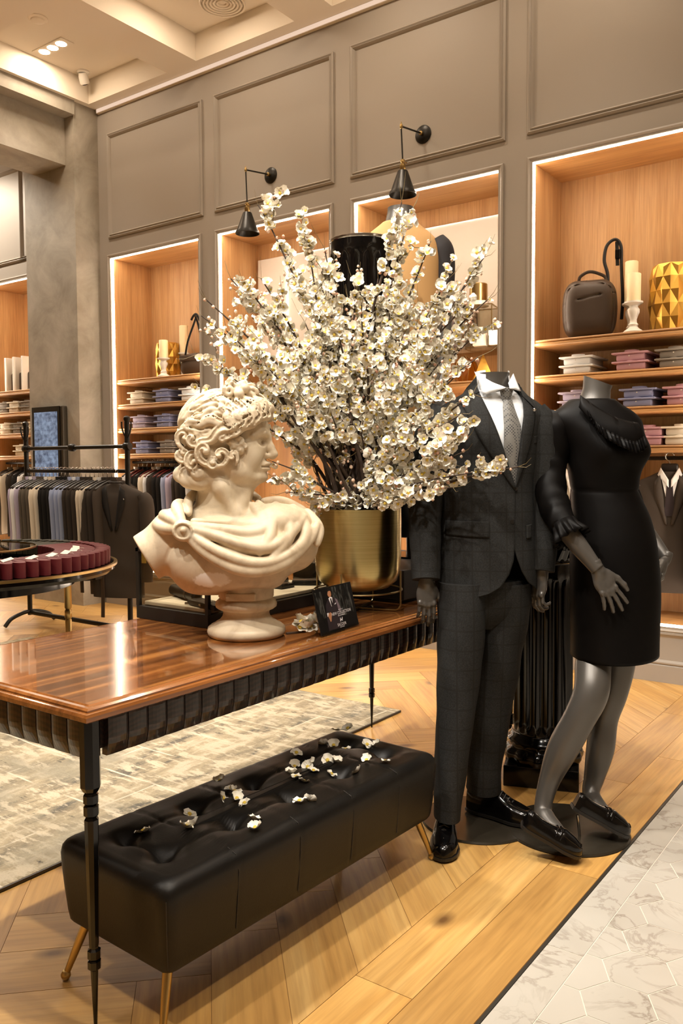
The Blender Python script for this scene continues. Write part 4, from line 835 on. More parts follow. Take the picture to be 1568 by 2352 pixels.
def sheet(L_, R_, off0=.008, off1=.014, n=16):
    a = [np.array(q) for q in spline([(*p, 0) for p in L_], 5)]; b_ = [np.array(q) for q in spline([(*p, 0) for p in R_], 5)]; m = MB(); k = min(len(a), len(b_))
    ia = np.linspace(0, len(a)-1, n); ib = np.linspace(0, len(b_)-1, n); rows = []
    for i in range(n):
        pa = a[int(round(ia[i]))]; pb = b_[int(round(ib[i]))]; rows.append([tuple(surf(*(pa+(pb-pa)*t)[:2], off0+(off1-off0)*sin(pi*(.15+.7*t)))) for t in np.linspace(0, 1, 9)])
    m.loft(rows, cap=False, closed=False); return m
def thick(o, t=.0025, off=1): q = o.modifiers.new('thick', 'SOLIDIFY'); q.thickness = t; q.offset = off; return o
thick(obj('lapel', sheet([(1092, 905), (1128, 1000), (1155, 1080), (1168, 1118)], [(1052, 930), (1088, 1010), (1135, 1080), (1166, 1122)]), 'suit_cloth', man, True, 60))
thick(obj('lapel', sheet([(1190, 915), (1185, 990), (1174, 1070), (1167, 1118)], [(1218, 948), (1208, 1010), (1188, 1075), (1169, 1122)]), 'suit_cloth', man, True, 60))
thick(obj('collar', sheet([(1088, 868), (1090, 890), (1093, 905)], [(1062, 905), (1050, 918), (1050, 929)], .012, .016, 8), 'suit_cloth', man, True, 60))
thick(obj('collar', sheet([(1178, 880), (1188, 900), (1191, 914)], [(1196, 890), (1210, 920), (1219, 943)], .012, .016, 8), 'suit_cloth', man, True, 60))
SR = [(z, cx, cy, max(hw-.016, .03), max(hd-.014, .03)) for z, cx, cy, hw, hd in JR[2:]]
obj('shirt', MB().loft(body(SR, 60, wrink(.001, 9))[0]), 'shirt_white', man, True, 70)
def csheet(pts4, bulge=-.012, dy=0):
    A, B_, Cc, D = [np.array(p) for p in pts4]; m = MB(); return m.grid(lambda u, v: tuple((A*(1-u)+B_*u)*(1-v)+(D*(1-u)+Cc*u)*v+np.array([0, bulge*sin(pi*u)*sin(pi*v)+dy, 0])), 8, 8)
NF = V(1133, 905)[1]
def at_y(px, py, y): p = V(px, py); return np.array([p[0], y, p[2]])
thick(obj('shirt_collar', csheet([at_y(1086, 857, NF-.03), at_y(1102, 912, NF-.075), at_y(1150, 897, NF-.098), at_y(1122, 884, NF-.060)]), 'shirt_white', man, True, 60), .003)
thick(obj('shirt_collar', csheet([at_y(1174, 860, NF-.03), at_y(1186, 902, NF-.072), at_y(1158, 897, NF-.098), at_y(1158, 884, NF-.064)]), 'shirt_white', man, True, 60), .003)
obj('shirt_collar_band', MB().loft(body([(V(0, 912)[2], V(1133, 900)[0], NF, .066, .068), (V(0, 872)[2], V(1131, 900)[0], NF-.002, .060, .062), (V(0, 858)[2], V(1131, 900)[0], NF+.006, .060, .062)], 40, None, lambda z: .9, lambda z: 2*pi-.6)[0], cap=False, closed=False), 'shirt_white', man, True, 60)
m = MB(); rows = []
for y, xa, xb in [(922, 1146, 1166), (940, 1143, 1170), (980, 1143, 1182), (1030, 1142, 1188), (1070, 1146, 1188), (1100, 1158, 1182), (1122, 1164, 1172)]: rows.append([tuple(surf(xa+(xb-xa)*t, y, -.004+.008*sin(pi*t))) for t in np.linspace(0, 1, 9)])
tie = obj('tie', m.loft(rows, cap=False, closed=False), 'tie_silk', man, True, 60)
k = surf(1153, 908, .014); obj('tie_knot', MB().lathe([(.012, -.024), (.019, -.008), (.024, .012), (.022, .020), (0, .022)], 16, cap=False), 'tie_silk', tie, True, 60, loc=tuple(k+np.array([0, .012, 0])), rot=(0, 0, 0)).scale = (1, .6, 1)
for y in (1120, 1193): obj('button', MB().tube([tuple(surf(1160 if y > 1150 else 1170, y, .004)), tuple(surf(1160 if y > 1150 else 1170, y, .010))], .0075, 14), 'black_satin', man)
thick(obj('pocket_flap', sheet([(1018, 1192), (1017, 1208), (1016, 1224)], [(1108, 1192), (1109, 1210), (1108, 1228)], .006, .009, 8), 'suit_cloth', man, True, 60), .003)
thick(obj('pocket_flap', sheet([(1196, 1202), (1196, 1218), (1196, 1232)], [(1210, 1200), (1210, 1216), (1210, 1230)], .006, .009, 8), 'suit_cloth', man, True, 60), .003)
thick(obj('breast_pocket', sheet([(1216, 1004), (1216, 1012), (1216, 1020)], [(1236, 1000), (1236, 1008), (1236, 1016)], .004, .006, 8), 'suit_cloth', man, True, 60), .002)
obj('lapel_pin', MB().lathe([(.0055, -.002), (.0055, .002), (0, .004)], 12), 'chrome', man, loc=tuple(surf(1213, 945, .022)), rot=(pi/2, 0, 0))
# sleeves and hands
def P4(px, py, r, d=None, dy=0): q = V(px, py, d or DM); return (q[0], q[1]+dy, q[2], r)
obj('sleeve', limb([P4(1022, 948, .058, DM), P4(1000, 985, .070), P4(985, 1080, .064), P4(976, 1180, .058, 2.97), P4(977, 1270, .053, 2.94), P4(978, 1331, .049, 2.92)], 28, 1.05, .0008, 3), 'suit_cloth', man, True, 70)
obj('sleeve', limb([P4(1218, 945, .055), P4(1237, 985, .066), P4(1246, 1080, .058), P4(1249, 1180, .054), P4(1246, 1270, .048, 2.98), P4(1243, 1312, .045, 2.97)], 28, 1.05, .0007, 5), 'suit_cloth', man, True, 70)
obj('hand', xform(hand_mb(1, .22, .05, .98), place(V(979, 1338, 2.92), (radians(-4), 0, radians(8)))), 'mannequin_grey', man, True, 180)
obj('hand', xform(hand_mb(-1, .42, .05, .98), place(V(1240, 1318, 2.97), (radians(-8), radians(4), radians(-62)))), 'mannequin_grey', man, True, 180)
# trousers
def leg_rings(L_, d0, d1): return [(lambda q: (q[2], q[0], q[1], hw*(d0+(d1-d0)*(py-1300)/560)/F_PX, hd))(V(cx, py, d0+(d1-d0)*(py-1300)/560)) for py, cx, hw, hd in L_]
hp = MB(); hp.loft(body([ring(1330, 1108, 94, .104), ring(1370, 1108, 98, .104), ring(1410, 1108, 84, .085), ring(1440, 1108, 40, .05)], 60)[0])
obj('trouser_seat', hp, 'suit_cloth', man, True, 70)
w1 = wrink(.0048, 21, 30); w2 = wrink(.0048, 22, 30)
obj('trouser_leg', MB().loft(body(leg_rings([(1335, 1062, 58, .112), (1410, 1060, 56, .115), (1500, 1056, 52, .104), (1590, 1050, 47, .088), (1640, 1046, 44, .086), (1750, 1035, 38, .080), (1830, 1029, 33, .078), (1872, 1026, 31, .080)], 2.97, 2.90), 48, w1)[0]), 'suit_cloth', man, True, 70)
obj('trouser_leg', MB().loft(body(leg_rings([(1335, 1156, 60, .112), (1410, 1156, 58, .115), (1500, 1143, 54, .104), (1600, 1130, 50, .09), (1700, 1117, 43, .085), (1780, 1111, 40, .082), (1812, 1109, 39, .084)], 3.02, 3.12), 48, w2)[0]), 'suit_cloth', man, True, 70)
def shoe(root, name, L, W, loc, rz, pitch=0, mat='black_lacquer', low=False, extra=None):
    up, so, pt = shoe_mb(L, W, low); mt = place(loc, (0, pitch, rz)); s_ = obj(name, xform(up, mt), mat, root, True, 50); obj('sole', xform(so, mt), 'black_satin', s_)
    if extra: extra(s_, mt, pt)
    return s_
def laces(s_, mt, pt):
    for k in range(4): obj('lace', xform(MB().tube([(.135+.014*k, -.022, .085-.008*k), (.137+.014*k, 0, .100-.009*k), (.135+.014*k, .022, .085-.008*k)], .0022, 6), mt), 'black_satin', s_, True)
    obj('toe_cap', xform(MB().tube([(.215, -.042, .016), (.217, -.034, .038), (.218, 0, .058), (.217, .034, .038), (.215, .042, .016)], .0016, 6), mt), 'black_lacquer', s_, True)
a = V(1028, 1862, 2.98); shoe(man, 'shoe', .27, .098, (a[0]-.004, a[1]+.025, .004), radians(-99), 0, extra=laces)
a = V(1085, 1830, 3.12); shoe(man, 'shoe', .27, .098, (a[0]-.01, a[1]+.03, .012), radians(-36), 0, extra=laces)
# ----------------------------------------------------------------- woman in the black dress
OW = ground(1302, 1906); OW[2] = 0; DW = 3.0
wom = thing('mannequin', 'headless grey female mannequin in black ruffled dress and patent loafers', 'mannequin', OW, YAW)
V = lambda px, py, d=DW: vf(px, py, d, OW)
DM = DW
obj('base_plate', MB().lathe([(.0, 0), (.213, 0), (.216, .003), (.212, .010), (0, .011)], 64), 'smoked_plate', wom, True)
na, nb = V(1362, 940), V(1373, 874); ax = (nb-na)/np.linalg.norm(nb-na)
m = MB(); rings = []
for t, r_ in ((-.2, .085), (.05, .066), (.35, .053), (.7, .048), (1.0, .050)):
    c = na+(nb-na)*t; tl = .30 if t > .9 else .12*t; rings.append([(c[0]+r_*cos(2*pi*j/36), c[1]+r_*.95*sin(2*pi*j/36), c[2]-r_*cos(2*pi*j/36)*tl*1.2-r_*sin(2*pi*j/36)*tl*-.6) for j in range(36)])
obj('neck', m.loft(rings), 'mannequin_grey', wom, True, 50)
DRR = [ring(1500, 1410, 99, .135), ring(1420, 1411, 100, .14), ring(1330, 1411, 100, .142), ring(1250, 1408, 97, .138), ring(1190, 1402, 88, .122), ring(1145, 1392, 78, .105), ring(1125, 1388, 76, .10), ring(1080, 1386, 81, .115), ring(1035, 1386, 88, .128), ring(995, 1376, 98, .115), ring(968, 1367, 104, .098), ring(948, 1362, 92, .088), ring(930, 1360, 66, .078), ring(918, 1360, 52, .066)]
wd = wrink(.0016, 31, 22)
rows, (zs, cxs, cys, hws, hds) = body(DRR, 110, lambda z, t: wd(z, t)-.004*math.exp(-((z-V(0, 1131)[2])/.006)**2)+.028*math.exp(-((z-V(0, 1045)[2])/.055)**2)*(math.exp(-((math.atan2(sin(t-.95), cos(t-.95)))/.38)**2)+.8*math.exp(-((math.atan2(sin(t+.05), cos(t+.05)))/.38)**2)), nz=110)
for k_ in range(4):
    rows[k_] = [(x, y, z+.018*(cos(2*pi*j/110)*-.9+.35*sin(2*pi*j/110))*(1-k_/4)) for j, (x, y, z) in enumerate(rows[k_])]
dr = obj('dress', MB().loft(rows, cap=False), 'dress_cloth', wom, True, 70); thick(dr, .004, -1)
def surf(px, py, off=0.):
    x, _, z = V(px, py); cx, cy, hw, hd = (np.interp(z, zs, a) for a in (cxs, cys, hws, hds)); s_ = max(-.995, min(.995, (x-cx)/(hw+off))); return np.array([x, cy-(hd+off)*sqrt(1-s_*s_), z])
co = obj('dress_collar', sheet([(1318, 912), (1345, 938), (1385, 962), (1418, 972), (1440, 975)], [(1312, 940), (1345, 985), (1390, 1010), (1425, 1022), (1452, 1008)], .020, .034, 24), 'dress_cloth', wom, True, 60); thick(co, .003)
m = MB(); rows = []; hem = spline([(1326, 942, 0), (1348, 978, 0), (1388, 1004, 0), (1425, 1016, 0), (1452, 1002, 0)], 14); n_ = len(hem)
for i, (x, y, _) in enumerate(hem):
    w_ = .012*sin(i*1.9); a = surf(x, y, .030+w_*.3); b_ = surf(x+2, y+26, .046+w_); rows.append([tuple(a+(b_-a)*t) for t in np.linspace(0, 1, 4)])
thick(obj('ruffle', m.loft(rows, cap=False, closed=False), 'dress_cloth', co, True, 60), .002)
# arm on the camera side
obj('sleeve', limb([P4(1290, 955, .045), P4(1276, 985, .062), P4(1264, 1060, .058), P4(1262, 1120, .056, 2.97), P4(1274, 1165, .052, 2.93), P4(1296, 1212, .043, 2.87)], 28, 1.0, .0034, 8), 'dress_cloth', wom, True, 70)
m = MB(); rings = []; c0, c1 = V(1292, 1202, 2.88), V(1313, 1238, 2.85); ax = Vector(c1-c0).normalized(); a = Vector((1, 0, 0)); a = (a-ax*a.dot(ax)).normalized(); b_ = ax.cross(a)
for t, r_, am in ((0, .043, 0), (.35, .045, .003), (.7, .052, .008), (1.0, .058, .012)): rings.append([tuple(Vector(c0+(c1-c0)*t)+(a*cos(2*pi*j/80)+b_*sin(2*pi*j/80))*(r_+am*sin(2*pi*j/80*11))) for j in range(80)])
thick(obj('cuff_ruffle', m.loft(rings, cap=False), 'dress_cloth', wom, True, 60), .002)
hm = hand_mb(1, .12, .32, .98, .024, .03); 
e0, e1 = V(1300, 1218, 2.86), V(1372, 1308, 2.82)
obj('forearm', limb([(*e0, .034), (*(e0*.55+e1*.45), .031), (*(e0*.2+e1*.8), .0255), (*e1, .0235)], 24), 'mannequin_grey', wom, True, 180)
obj('hand', xform(hm, place(e1+np.array([.004, 0, -.006]), (radians(-6), radians(-27), radians(6)))), 'mannequin_grey', wom, True, 180)
# far arm, hand on the hip side
obj('sleeve', limb([P4(1425, 962, .038, 3.06), P4(1430, 1010, .044, 3.14), P4(1438, 1100, .042, 3.22), P4(1455, 1170, .040, 3.22), P4(1480, 1222, .036, 3.18)], 24, 1, .0018, 9), 'dress_cloth', wom, True, 70)
f0, f1 = V(1478, 1215, 3.18), V(1531, 1285, 3.10)
obj('forearm', limb([(*f0, .032), (*(f0*.5+f1*.5), .028), (*f1, .022)], 24), 'mannequin_grey', wom, True, 180)
obj('hand', xform(hand_mb(-1, .30, .06, .92, .022, .02), place(f1, (radians(14), radians(20), radians(70)))), 'mannequin_grey', wom, True, 180)
# legs
obj('leg', limb([P4(1372, 1470, .058, 3.0), P4(1362, 1525, .062, 2.97), P4(1357, 1590, .060, 2.92), P4(1330, 1650, .054, 2.92), P4(1292, 1720, .053, 2.94), P4(1262, 1790, .037, 2.95), P4(1247, 1850, .030, 2.93), P4(1252, 1880, .034, 2.90), P4(1280, 1915, .030, 2.84), P4(1302, 1942, .022, 2.80)], 28), 'mannequin_grey', wom, True, 180)
obj('leg', limb([P4(1424, 1470, .058, 3.04), P4(1420, 1525, .058, 3.05), P4(1406, 1590, .054, 3.06), P4(1387, 1650, .050, 3.08), P4(1378, 1720, .050, 3.08), P4(1364, 1785, .037, 3.08), P4(1357, 1820, .031, 3.06), P4(1368, 1850, .034, 3.02), P4(1394, 1880, .030, 2.97), P4(1412, 1900, .022, 2.94)], 28), 'mannequin_grey', wom, True, 180)
def penny(s_, mt, pt):
    obj('strap', xform(MB().tube([pt(.56, a) for a in np.linspace(.35, pi-.35, 13)], .005, 8, flat=.4), mt), 'black_lacquer', s_, True); obj('tongue_edge', xform(MB().tube([pt(.49, a) for a in np.linspace(.45, pi-.45, 11)], .003, 8), mt), 'black_lacquer', s_, True)
    obj('seam', xform(MB().tube([pt(t, .78) for t in np.linspace(.60, .90, 8)]+[pt(.925, a) for a in np.linspace(.95, pi-.95, 6)]+[pt(t, pi-.78) for t in np.linspace(.90, .60, 8)], .0018, 6), mt), 'black_lacquer', s_, True)
def tilt_shoe(heel, toe, wd=.084):
    h, t = np.array(heel), np.array(toe); d = t-h; L = np.linalg.norm(d); rz = atan2(d[1], d[0]); pit = math.asin(-d[2]/L); shoe(wom, 'loafer', L, wd, tuple(h), rz, pit, low=True, extra=penny)
g = lambda px, py, z: (lambda r: (CC+r*((z-CAM_H)/r[2])-OW))(P(px, py, 1)-CC)
loc2 = lambda p: np.array([p@RX, p@RY, p[2]])
tilt_shoe(loc2(g(1196, 1898, .105)), loc2(g(1331, 1972, .013))); tilt_shoe(loc2(g(1312, 1856, .115)), loc2(g(1441, 1924, .013)))
hh = loc2(g(1318, 1862, .10)); obj('support_rod', MB().tube([(hh[0]+.02, hh[1]-.0, .011), (hh[0]+.012, hh[1], .085)], .005, 10), 'chrome', wom, True)
# ================================================================= more of the display
def onX(px, py, X): r = P(px, py, 1)-CC; return CC+r*(X/r[0])
def onY(px, py, Y): r = P(px, py, 1)-CC; return CC+r*(Y/r[1])
def onZ(px, py, z): r = P(px, py, 1)-CC; return CC+r*((z-CAM_H)/r[2])
def fluted(r, z0, z1, nf=20, per=6, depth=.10, arch=False, taper=.94):
    m = MB(); n = nf*per; zs_ = [z0, z0+.012, z0+.03]+list(np.linspace(z0+.05, z1-.10, 6))+list(np.linspace(z1-.075, z1-.03, 5))+[z1-.015, z1]
    rings = []
    for z in zs_:
        f = 0 if z < z0+.02 or z > z1-.045 else (min(1, (z1-.045-z)/.035) if z > z1-.08 else 1)
        tp = 1+(taper-1)*(z-z0)/(z1-z0); rings.append([(r*tp*(1-depth*f*abs(sin(pi*(j % per)/per))**.7)*cos(2*pi*j/n), r*tp*(1-depth*f*abs(sin(pi*(j % per)/per))**.7)*sin(2*pi*j/n), z) for j in range(n)])
    return m.loft(rings)
# black pillar behind the suit
pl = thing('fluted_pillar', 'short black fluted pillar with leafy capital standing behind the suit mannequin', 'pillar', (-1.352, 3.275, 0), radians(20))
obj('plinth', MB().rbox(-.148, -.148, 0, .148, .148, .085, .004), 'black_lacquer', pl)
tor = [(.150, .085), (.158, .10), (.160, .115), (.154, .13), (.144, .137), (.138, .145), (.140, .16), (.146, .168), (.142, .178), (.132, .184), (.128, .196), (.124, .2)]
tm = MB().lathe(tor, 60); tm.v = [(x*(1+.04*sin(atan2(y, x)*14)*(z < .14)), y*(1+.04*sin(atan2(y, x)*14)*(z < .14)), z) for x, y, z in tm.v]; obj('base_moulding', tm, 'black_lacquer', pl, True, 50)
obj('shaft', fluted(.121, .198, .90, 18, 6, .11), 'black_lacquer', pl, True, 40)
cm = MB().lathe([(.112, .895), (.122, .905), (.118, .915), (.112, .92), (.118, .96), (.130, .985), (.140, 1.0), (.150, 1.005), (.150, 1.02), (.142, 1.03), (0, 1.03)], 60); obj('capital', cm, 'black_lacquer', pl, True, 50)
for k in range(14):
    a = 2*pi*k/14; obj('acanthus_leaf', MB().grid(lambda u, v: ((.118+.030*u*u+.012*sin(pi*u))*cos(a+(v-.5)*.36*(1-u*.45)), (.118+.030*u*u+.012*sin(pi*u))*sin(a+(v-.5)*.36*(1-u*.45)), .918+.075*u-.03*u**4+.006*cos((v-.5)*9)), 7, 6), 'black_lacquer', pl, True, 60)
# low black plinth on the far end of the table, with the tall drum and the sweater mannequin
PZ = .895
px_ = thing('display_plinth', 'low black wooden plinth on the far end of the walnut table', 'plinth', (-1.975, 3.075, TZ)); obj('body', MB().rbox(-.275, -.335, .012, .275, .335, PZ-TZ, .005), 'black_satin', px_); obj('foot_rail', MB().box(-.26, -.32, 0, .26, .32, .012), 'black_lacquer', px_)
dr_ = thing('fluted_drum', 'tall black fluted column with silver rim standing behind the blossoms', 'column', (-1.985, 2.875, PZ))
obj('shaft', fluted(.128, .03, 1.315, 16, 8, .10, taper=1.0), 'black_lacquer', dr_, True, 40); obj('foot', MB().lathe([(.132, 0), (.134, .01), (.132, .03), (.12, .035)], 48), 'black_lacquer', dr_, True)
obj('rim', MB().lathe([(.1285, 1.305), (.131, 1.308), (.131, 1.316), (.127, 1.319), (.12, 1.319)], 64, cap=False), 'chrome', dr_, True)
OM3 = np.array([-1.925, 3.215, PZ]); DM = 3.73
m3 = thing('mannequin', 'grey mannequin seen from behind in tan and black short-sleeved sweater', 'mannequin', OM3, YAW)
V = lambda px, py, d=3.73: vf(px, py, d, OM3)
obj('base_plate', MB().lathe([(0, 0), (.135, 0), (.135, .008), (0, .009)], 48), 'black_lacquer', m3, True)
SR3 = [ring(1010, 920, 84, .10), ring(900, 922, 82, .10), ring(800, 922, 78, .10), ring(700, 922, 88, .11), ring(640, 920, 90, .115), ring(590, 919, 94, .105), ring(560, 918, 90, .092), ring(540, 918, 74, .08), ring(522, 918, 52, .066), ring(512, 918, 40, .06)]
obj('sweater', MB().loft(body(SR3, 60, wrink(.0015, 5))[0]), plain('tan_knit', '#b58a55', .85, bump=(400, .2, .001)).m, m3, True, 70)
obj('neck', MB().loft(body([ring(545, 918, 42, .07), ring(515, 919, 36, .066), ring(490, 920, 31, .058), ring(478, 920, 30, .056)], 40)[0]), 'mannequin_grey', m3, True, 60)
for sg in (-1, 1):
    c = 918; obj('sleeve', limb([P4(c+sg*82, 552, .042, 3.73), P4(c+sg*95, 575, .054, 3.73), P4(c+sg*100, 610, .052, 3.73), P4(c+sg*101, 660, .047, 3.73)], 22), 'jacket_dark', m3, True, 70)
    obj('arm', limb([P4(c+sg*100, 650, .040, 3.73), P4(c+sg*102, 740, .036, 3.73), P4(c+sg*100, 830, .033, 3.72), P4(c+sg*92, 920, .026, 3.69)], 20), 'mannequin_grey', m3, True, 180)
    obj('hand', xform(hand_mb(-sg, .3, .05, .9, .024, .03, .0034), place(V(c+sg*91, 925, 3.69), (0, 0, pi))), 'mannequin_grey', m3, True, 180)
    obj('trouser_leg', limb([P4(c+sg*38, 960, .080, 3.73), P4(c+sg*37, 1050, .076, 3.72), P4(c+sg*34, 1140, .062, 3.70), P4(c+sg*33, 1235, .056, 3.69)], 24, 1, .0015, 4), 'jacket_dark', m3, True, 70)
    obj('ankle', limb([P4(c+sg*33, 1228, .036, 3.69), P4(c+sg*33, 1262, .034, 3.69), P4(c+sg*33, 1280, .036, 3.69)], 18), 'mannequin_grey', m3, True, 180)
    a = V(c+sg*33, 1285, 3.69); shoe(m3, 'shoe', .25, .088, (a[0]-.01*sg, a[1]+.07, .008), radians(-80+sg*14), 0, 'brown_leather')
# ---- glass jewellery case
cx0, cx1, cy0, cy1, ch = -2.318, -1.965, 1.955, 2.705, .248; w2, l2 = (cx1-cx0)/2, (cy1-cy0)/2
cs = thing('glass_display_case', 'black-framed glass display case with accessories on the table behind the bust', 'display case', ((cx0+cx1)/2, (cy0+cy1)/2, TZ))
obj('base', MB().rbox(-w2, -l2, 0, w2, l2, .045, .002), 'black_satin', cs)
for sx in (-1, 1):
    for sy in (-1, 1): obj('post', MB().box(sx*w2-(.014 if sx > 0 else 0), sy*l2-(.014 if sy > 0 else 0), .045, sx*w2+(0 if sx > 0 else .014), sy*l2+(0 if sy > 0 else .014), ch), 'black_satin', cs)
    obj('top_rail', MB().box(min(sx*w2, sx*(w2-.014)), -l2, ch-.012, max(sx*w2, sx*(w2-.014)), l2, ch), 'black_satin', cs); obj('side_pane', MB().box(sx*(w2-.008)-.0015, -l2+.014, .045, sx*(w2-.008)+.0015, l2-.014, ch-.012), 'clear_glass', cs)
for sy in (-1, 1):
    obj('top_rail', MB().box(-w2, min(sy*l2, sy*(l2-.014)), ch-.012, w2, max(sy*l2, sy*(l2-.014)), ch), 'black_satin', cs); obj('end_pane', MB().box(-w2+.014, sy*(l2-.008)-.0015, .045, w2-.014, sy*(l2-.008)+.0015, ch-.012), 'clear_glass', cs)
obj('top_pane', MB().box(-w2+.014, -l2+.014, ch-.008, w2-.014, l2-.014, ch-.004), 'clear_glass', cs)
obj('tray', MB().rbox(-w2+.02, -l2+.02, .0455, w2-.02, l2-.02, .060, .003), 'linen_tray', cs)
ct = TZ+.060
def incase(px, py): q = onZ(px, py, ct+.012); return (min(max(q[0], cx0+.05), cx1-.05), min(max(q[1], cy0+.05), cy1-.05), ct)
t_ = thing('leather_roll', 'black rolled leather pouch lying at the back of the glass case', 'pouch', incase(425, 1368), radians(-20)); obj('roll', MB().tube([(-.11, 0, .022), (-.1, 0, .022), (.1, 0, .022), (.11, 0, .022)], [.012, .021, .021, .012], 16), 'black_leather', t_, True); obj('strap', MB().tube([(.03, 0, .022), (.042, 0, .022)], .0222, 16), 'brown_leather', t_, True)
t_ = thing('cigar_case', 'flat black leather case beside the watch in the glass case', 'case', incase(455, 1400), radians(-14)); obj('body', MB().rbox(-.09, -.03, 0, .09, .03, .02, .006), 'black_leather', t_, True); obj('clasp', MB().rbox(-.006, -.033, .006, .006, -.028, .014, .001), 'chrome', t_)
t_ = thing('wristwatch', 'small silver wristwatch on the pale tray of the glass case', 'watch', incase(392, 1396), radians(10)); obj('dial', MB().lathe([(.018, .002), (.019, .006), (.017, .010), (0, .010)], 24), 'chrome', t_, True); obj('band', MB().tube([(-.06, 0, .003), (-.02, 0, .005), (.02, 0, .005), (.06, 0, .003)], [.006, .009, .009, .006], 10, flat=.35), 'chrome', t_, True)
for k, (dx, dy) in enumerate(((.02, .16), (-.09, .26), (.06, .29))):
    t_ = thing('card_wallet', 'black leather wallet in the glass case, %s behind the bust' % ('first', 'second', 'third')[k], 'wallet', ((cx0+cx1)/2+dx, (cy0+cy1)/2+dy, ct), .3*k); obj('wallet_body', MB().rbox(-.055, -.04, 0, .055, .04, .018, .004), 'black_leather', t_, True); obj('flap', MB().rbox(-.053, -.038, .018, .053, .005, .022, .002), 'brown_leather', t_)
# ---- card sign leaning in a clear stand
bl, br_ = np.array([-1.572, 2.055, TZ]), np.array([-1.590, 2.285, TZ]); wc = float(np.linalg.norm(br_-bl)); hc = .150
cdz = thing('card_sign', 'small black card sign with a suited man and white lettering leaning beside the planter', 'sign', (bl+br_)/2)
ex = (br_-bl)/wc; ez = np.array([-.24, -.02, 1.]); ez = ez-ex*(ez@ex); ez /= np.linalg.norm(ez); en = np.cross(ez, ex); cm_ = Matrix(((ex[0], en[0], ez[0]), (ex[1], en[1], ez[1]), (ex[2], en[2], ez[2]))).to_4x4()
# local card frame: x along the foot, z up the card, -y out of the face
def cpart(name, mb, mat, par=None): o = obj(name, mb, mat, par or cdz); return o
def cx(mb): return xform(mb, cm_)
card = cpart('card', cx(MB().rbox(-wc/2, 0, .004, wc/2, .003, hc, .001)), 'card_black')
obj('stand', cx(MB().box(-wc/2, .003, 0, wc/2, .005, .006).box(-wc/2, -.004, 0, wc/2, -.0025, .012).box(-.03, .004, 0, .03, .006, hc*.7)), 'clear_glass', cdz)
obj('stand_leg', xform(MB().tube([(-.0, .004, hc*.6), (0, .05, .03)], .003, 6), cm_), 'clear_glass', cdz)
def flat(name, pts, mat, lift=.0006):
    "printed shape on the card face; pts in fractions of width and height from lower left"
    n = len(pts); return obj(name, cx(MB().add([(-wc/2+x*wc, -lift, .004+y*(hc-.004)) for x, y in pts], [tuple(range(n))])), mat, card)
t = NT('card_rain'); v = t.coords(scale=(60, 60, 14)); n = t.noise(v, 1.0, 4, .65, .3); t.color(t.ramp(n, [(.45, col('#141311')), (.7, col('#5b5a55'))])); t.set(rough=.35)
plain('print_skin', '#b07a58', .5); plain('print_suit', '#2a2226', .5); plain('print_white', '#dcd6d6', .5); plain('print_hair', '#100c0a', .5); plain('print_mauve', '#6e5f66', .5); plain('print_red', '#c33b34', .5)
flat('print_backdrop', [(.46, .30), (.93, .30), (.93, .97), (.46, .97)], 'card_rain', .0002); flat('print_backdrop', [(.03, .35), (.20, .35), (.20, .93), (.03, .93)], 'card_rain', .0002)
flat('print_suit', [(.20, .06), (.22, .40), (.25, .62), (.33, .74), (.44, .76), (.54, .70), (.58, .50), (.57, .30), (.50, .06)], 'print_suit', .0003); flat('print_sleeve', [(.50, .72), (.55, .69), (.60, .50), (.60, .42), (.545, .42), (.53, .56)], 'print_mauve', .0004)
flat('print_shirt', [(.345, .745), (.40, .78), (.445, .745), (.41, .56), (.385, .56)], 'print_white', .0005); flat('print_tie', [(.385, .735), (.41, .735), (.425, .60), (.402, .53), (.385, .60)], 'print_hair', .0006)
flat('print_face', [(.335, .86), (.345, .80), (.375, .765), (.405, .77), (.43, .80), (.435, .86), (.425, .90), (.36, .91)], 'print_skin', .0006); flat('print_hair', [(.325, .84), (.322, .91), (.345, .955), (.40, .965), (.435, .935), (.43, .895), (.40, .905), (.36, .895), (.345, .85)], 'print_hair', .0007)
flat('print_cuff', [(.235, .36), (.235, .44), (.275, .445), (.285, .39)], 'print_white', .0006); flat('print_hand', [(.25, .37), (.28, .43), (.33, .445), (.35, .40), (.33, .33), (.31, .25), (.285, .24), (.27, .31)], 'print_skin', .0007); flat('print_square', [(.47, .58), (.51, .60), (.51, .62), (.47, .60)], 'print_white', .0006)
def text(body_, x, y, size, mat, par, tf, name='lettering'):
    cu = bpy.data.curves.new(name, 'FONT'); cu.body = body_; cu.size = size; cu.align_x = 'CENTER'; cu.align_y = 'CENTER'; to = bpy.data.objects.new(name, cu); C.objects.link(to)
    me = bpy.data.meshes.new_from_object(to.evaluated_get(bpy.context.evaluated_depsgraph_get())); bpy.data.objects.remove(to); bpy.data.curves.remove(cu); me.name = name
    me.transform(tf @ Matrix.Translation((x, -.0009, y)) @ Matrix.Rotation(pi/2, 4, 'X')); return obj(name, me, mat, par)
text('NEW COLLECTION', .022, .4*hc, .0135, 'print_white', card, cm_); text('AW 17 18', .02, .465*hc, .006, 'print_white', card, cm_); text('#thenewblack', .02, .345*hc, .0075, 'print_white', card, cm_); text('SACOOR', .012, .15*hc, .013, 'print_white', card, cm_); text('BROTHERS', .012, .095*hc, .0055, 'print_white', card, cm_)
flat('logo_animal', [(.525, .19), (.53, .25), (.545, .28), (.55, .235), (.575, .24), (.585, .275), (.60, .28), (.59, .22), (.585, .19), (.575, .19), (.575, .215), (.55, .21), (.54, .19)], 'print_white', .0009)
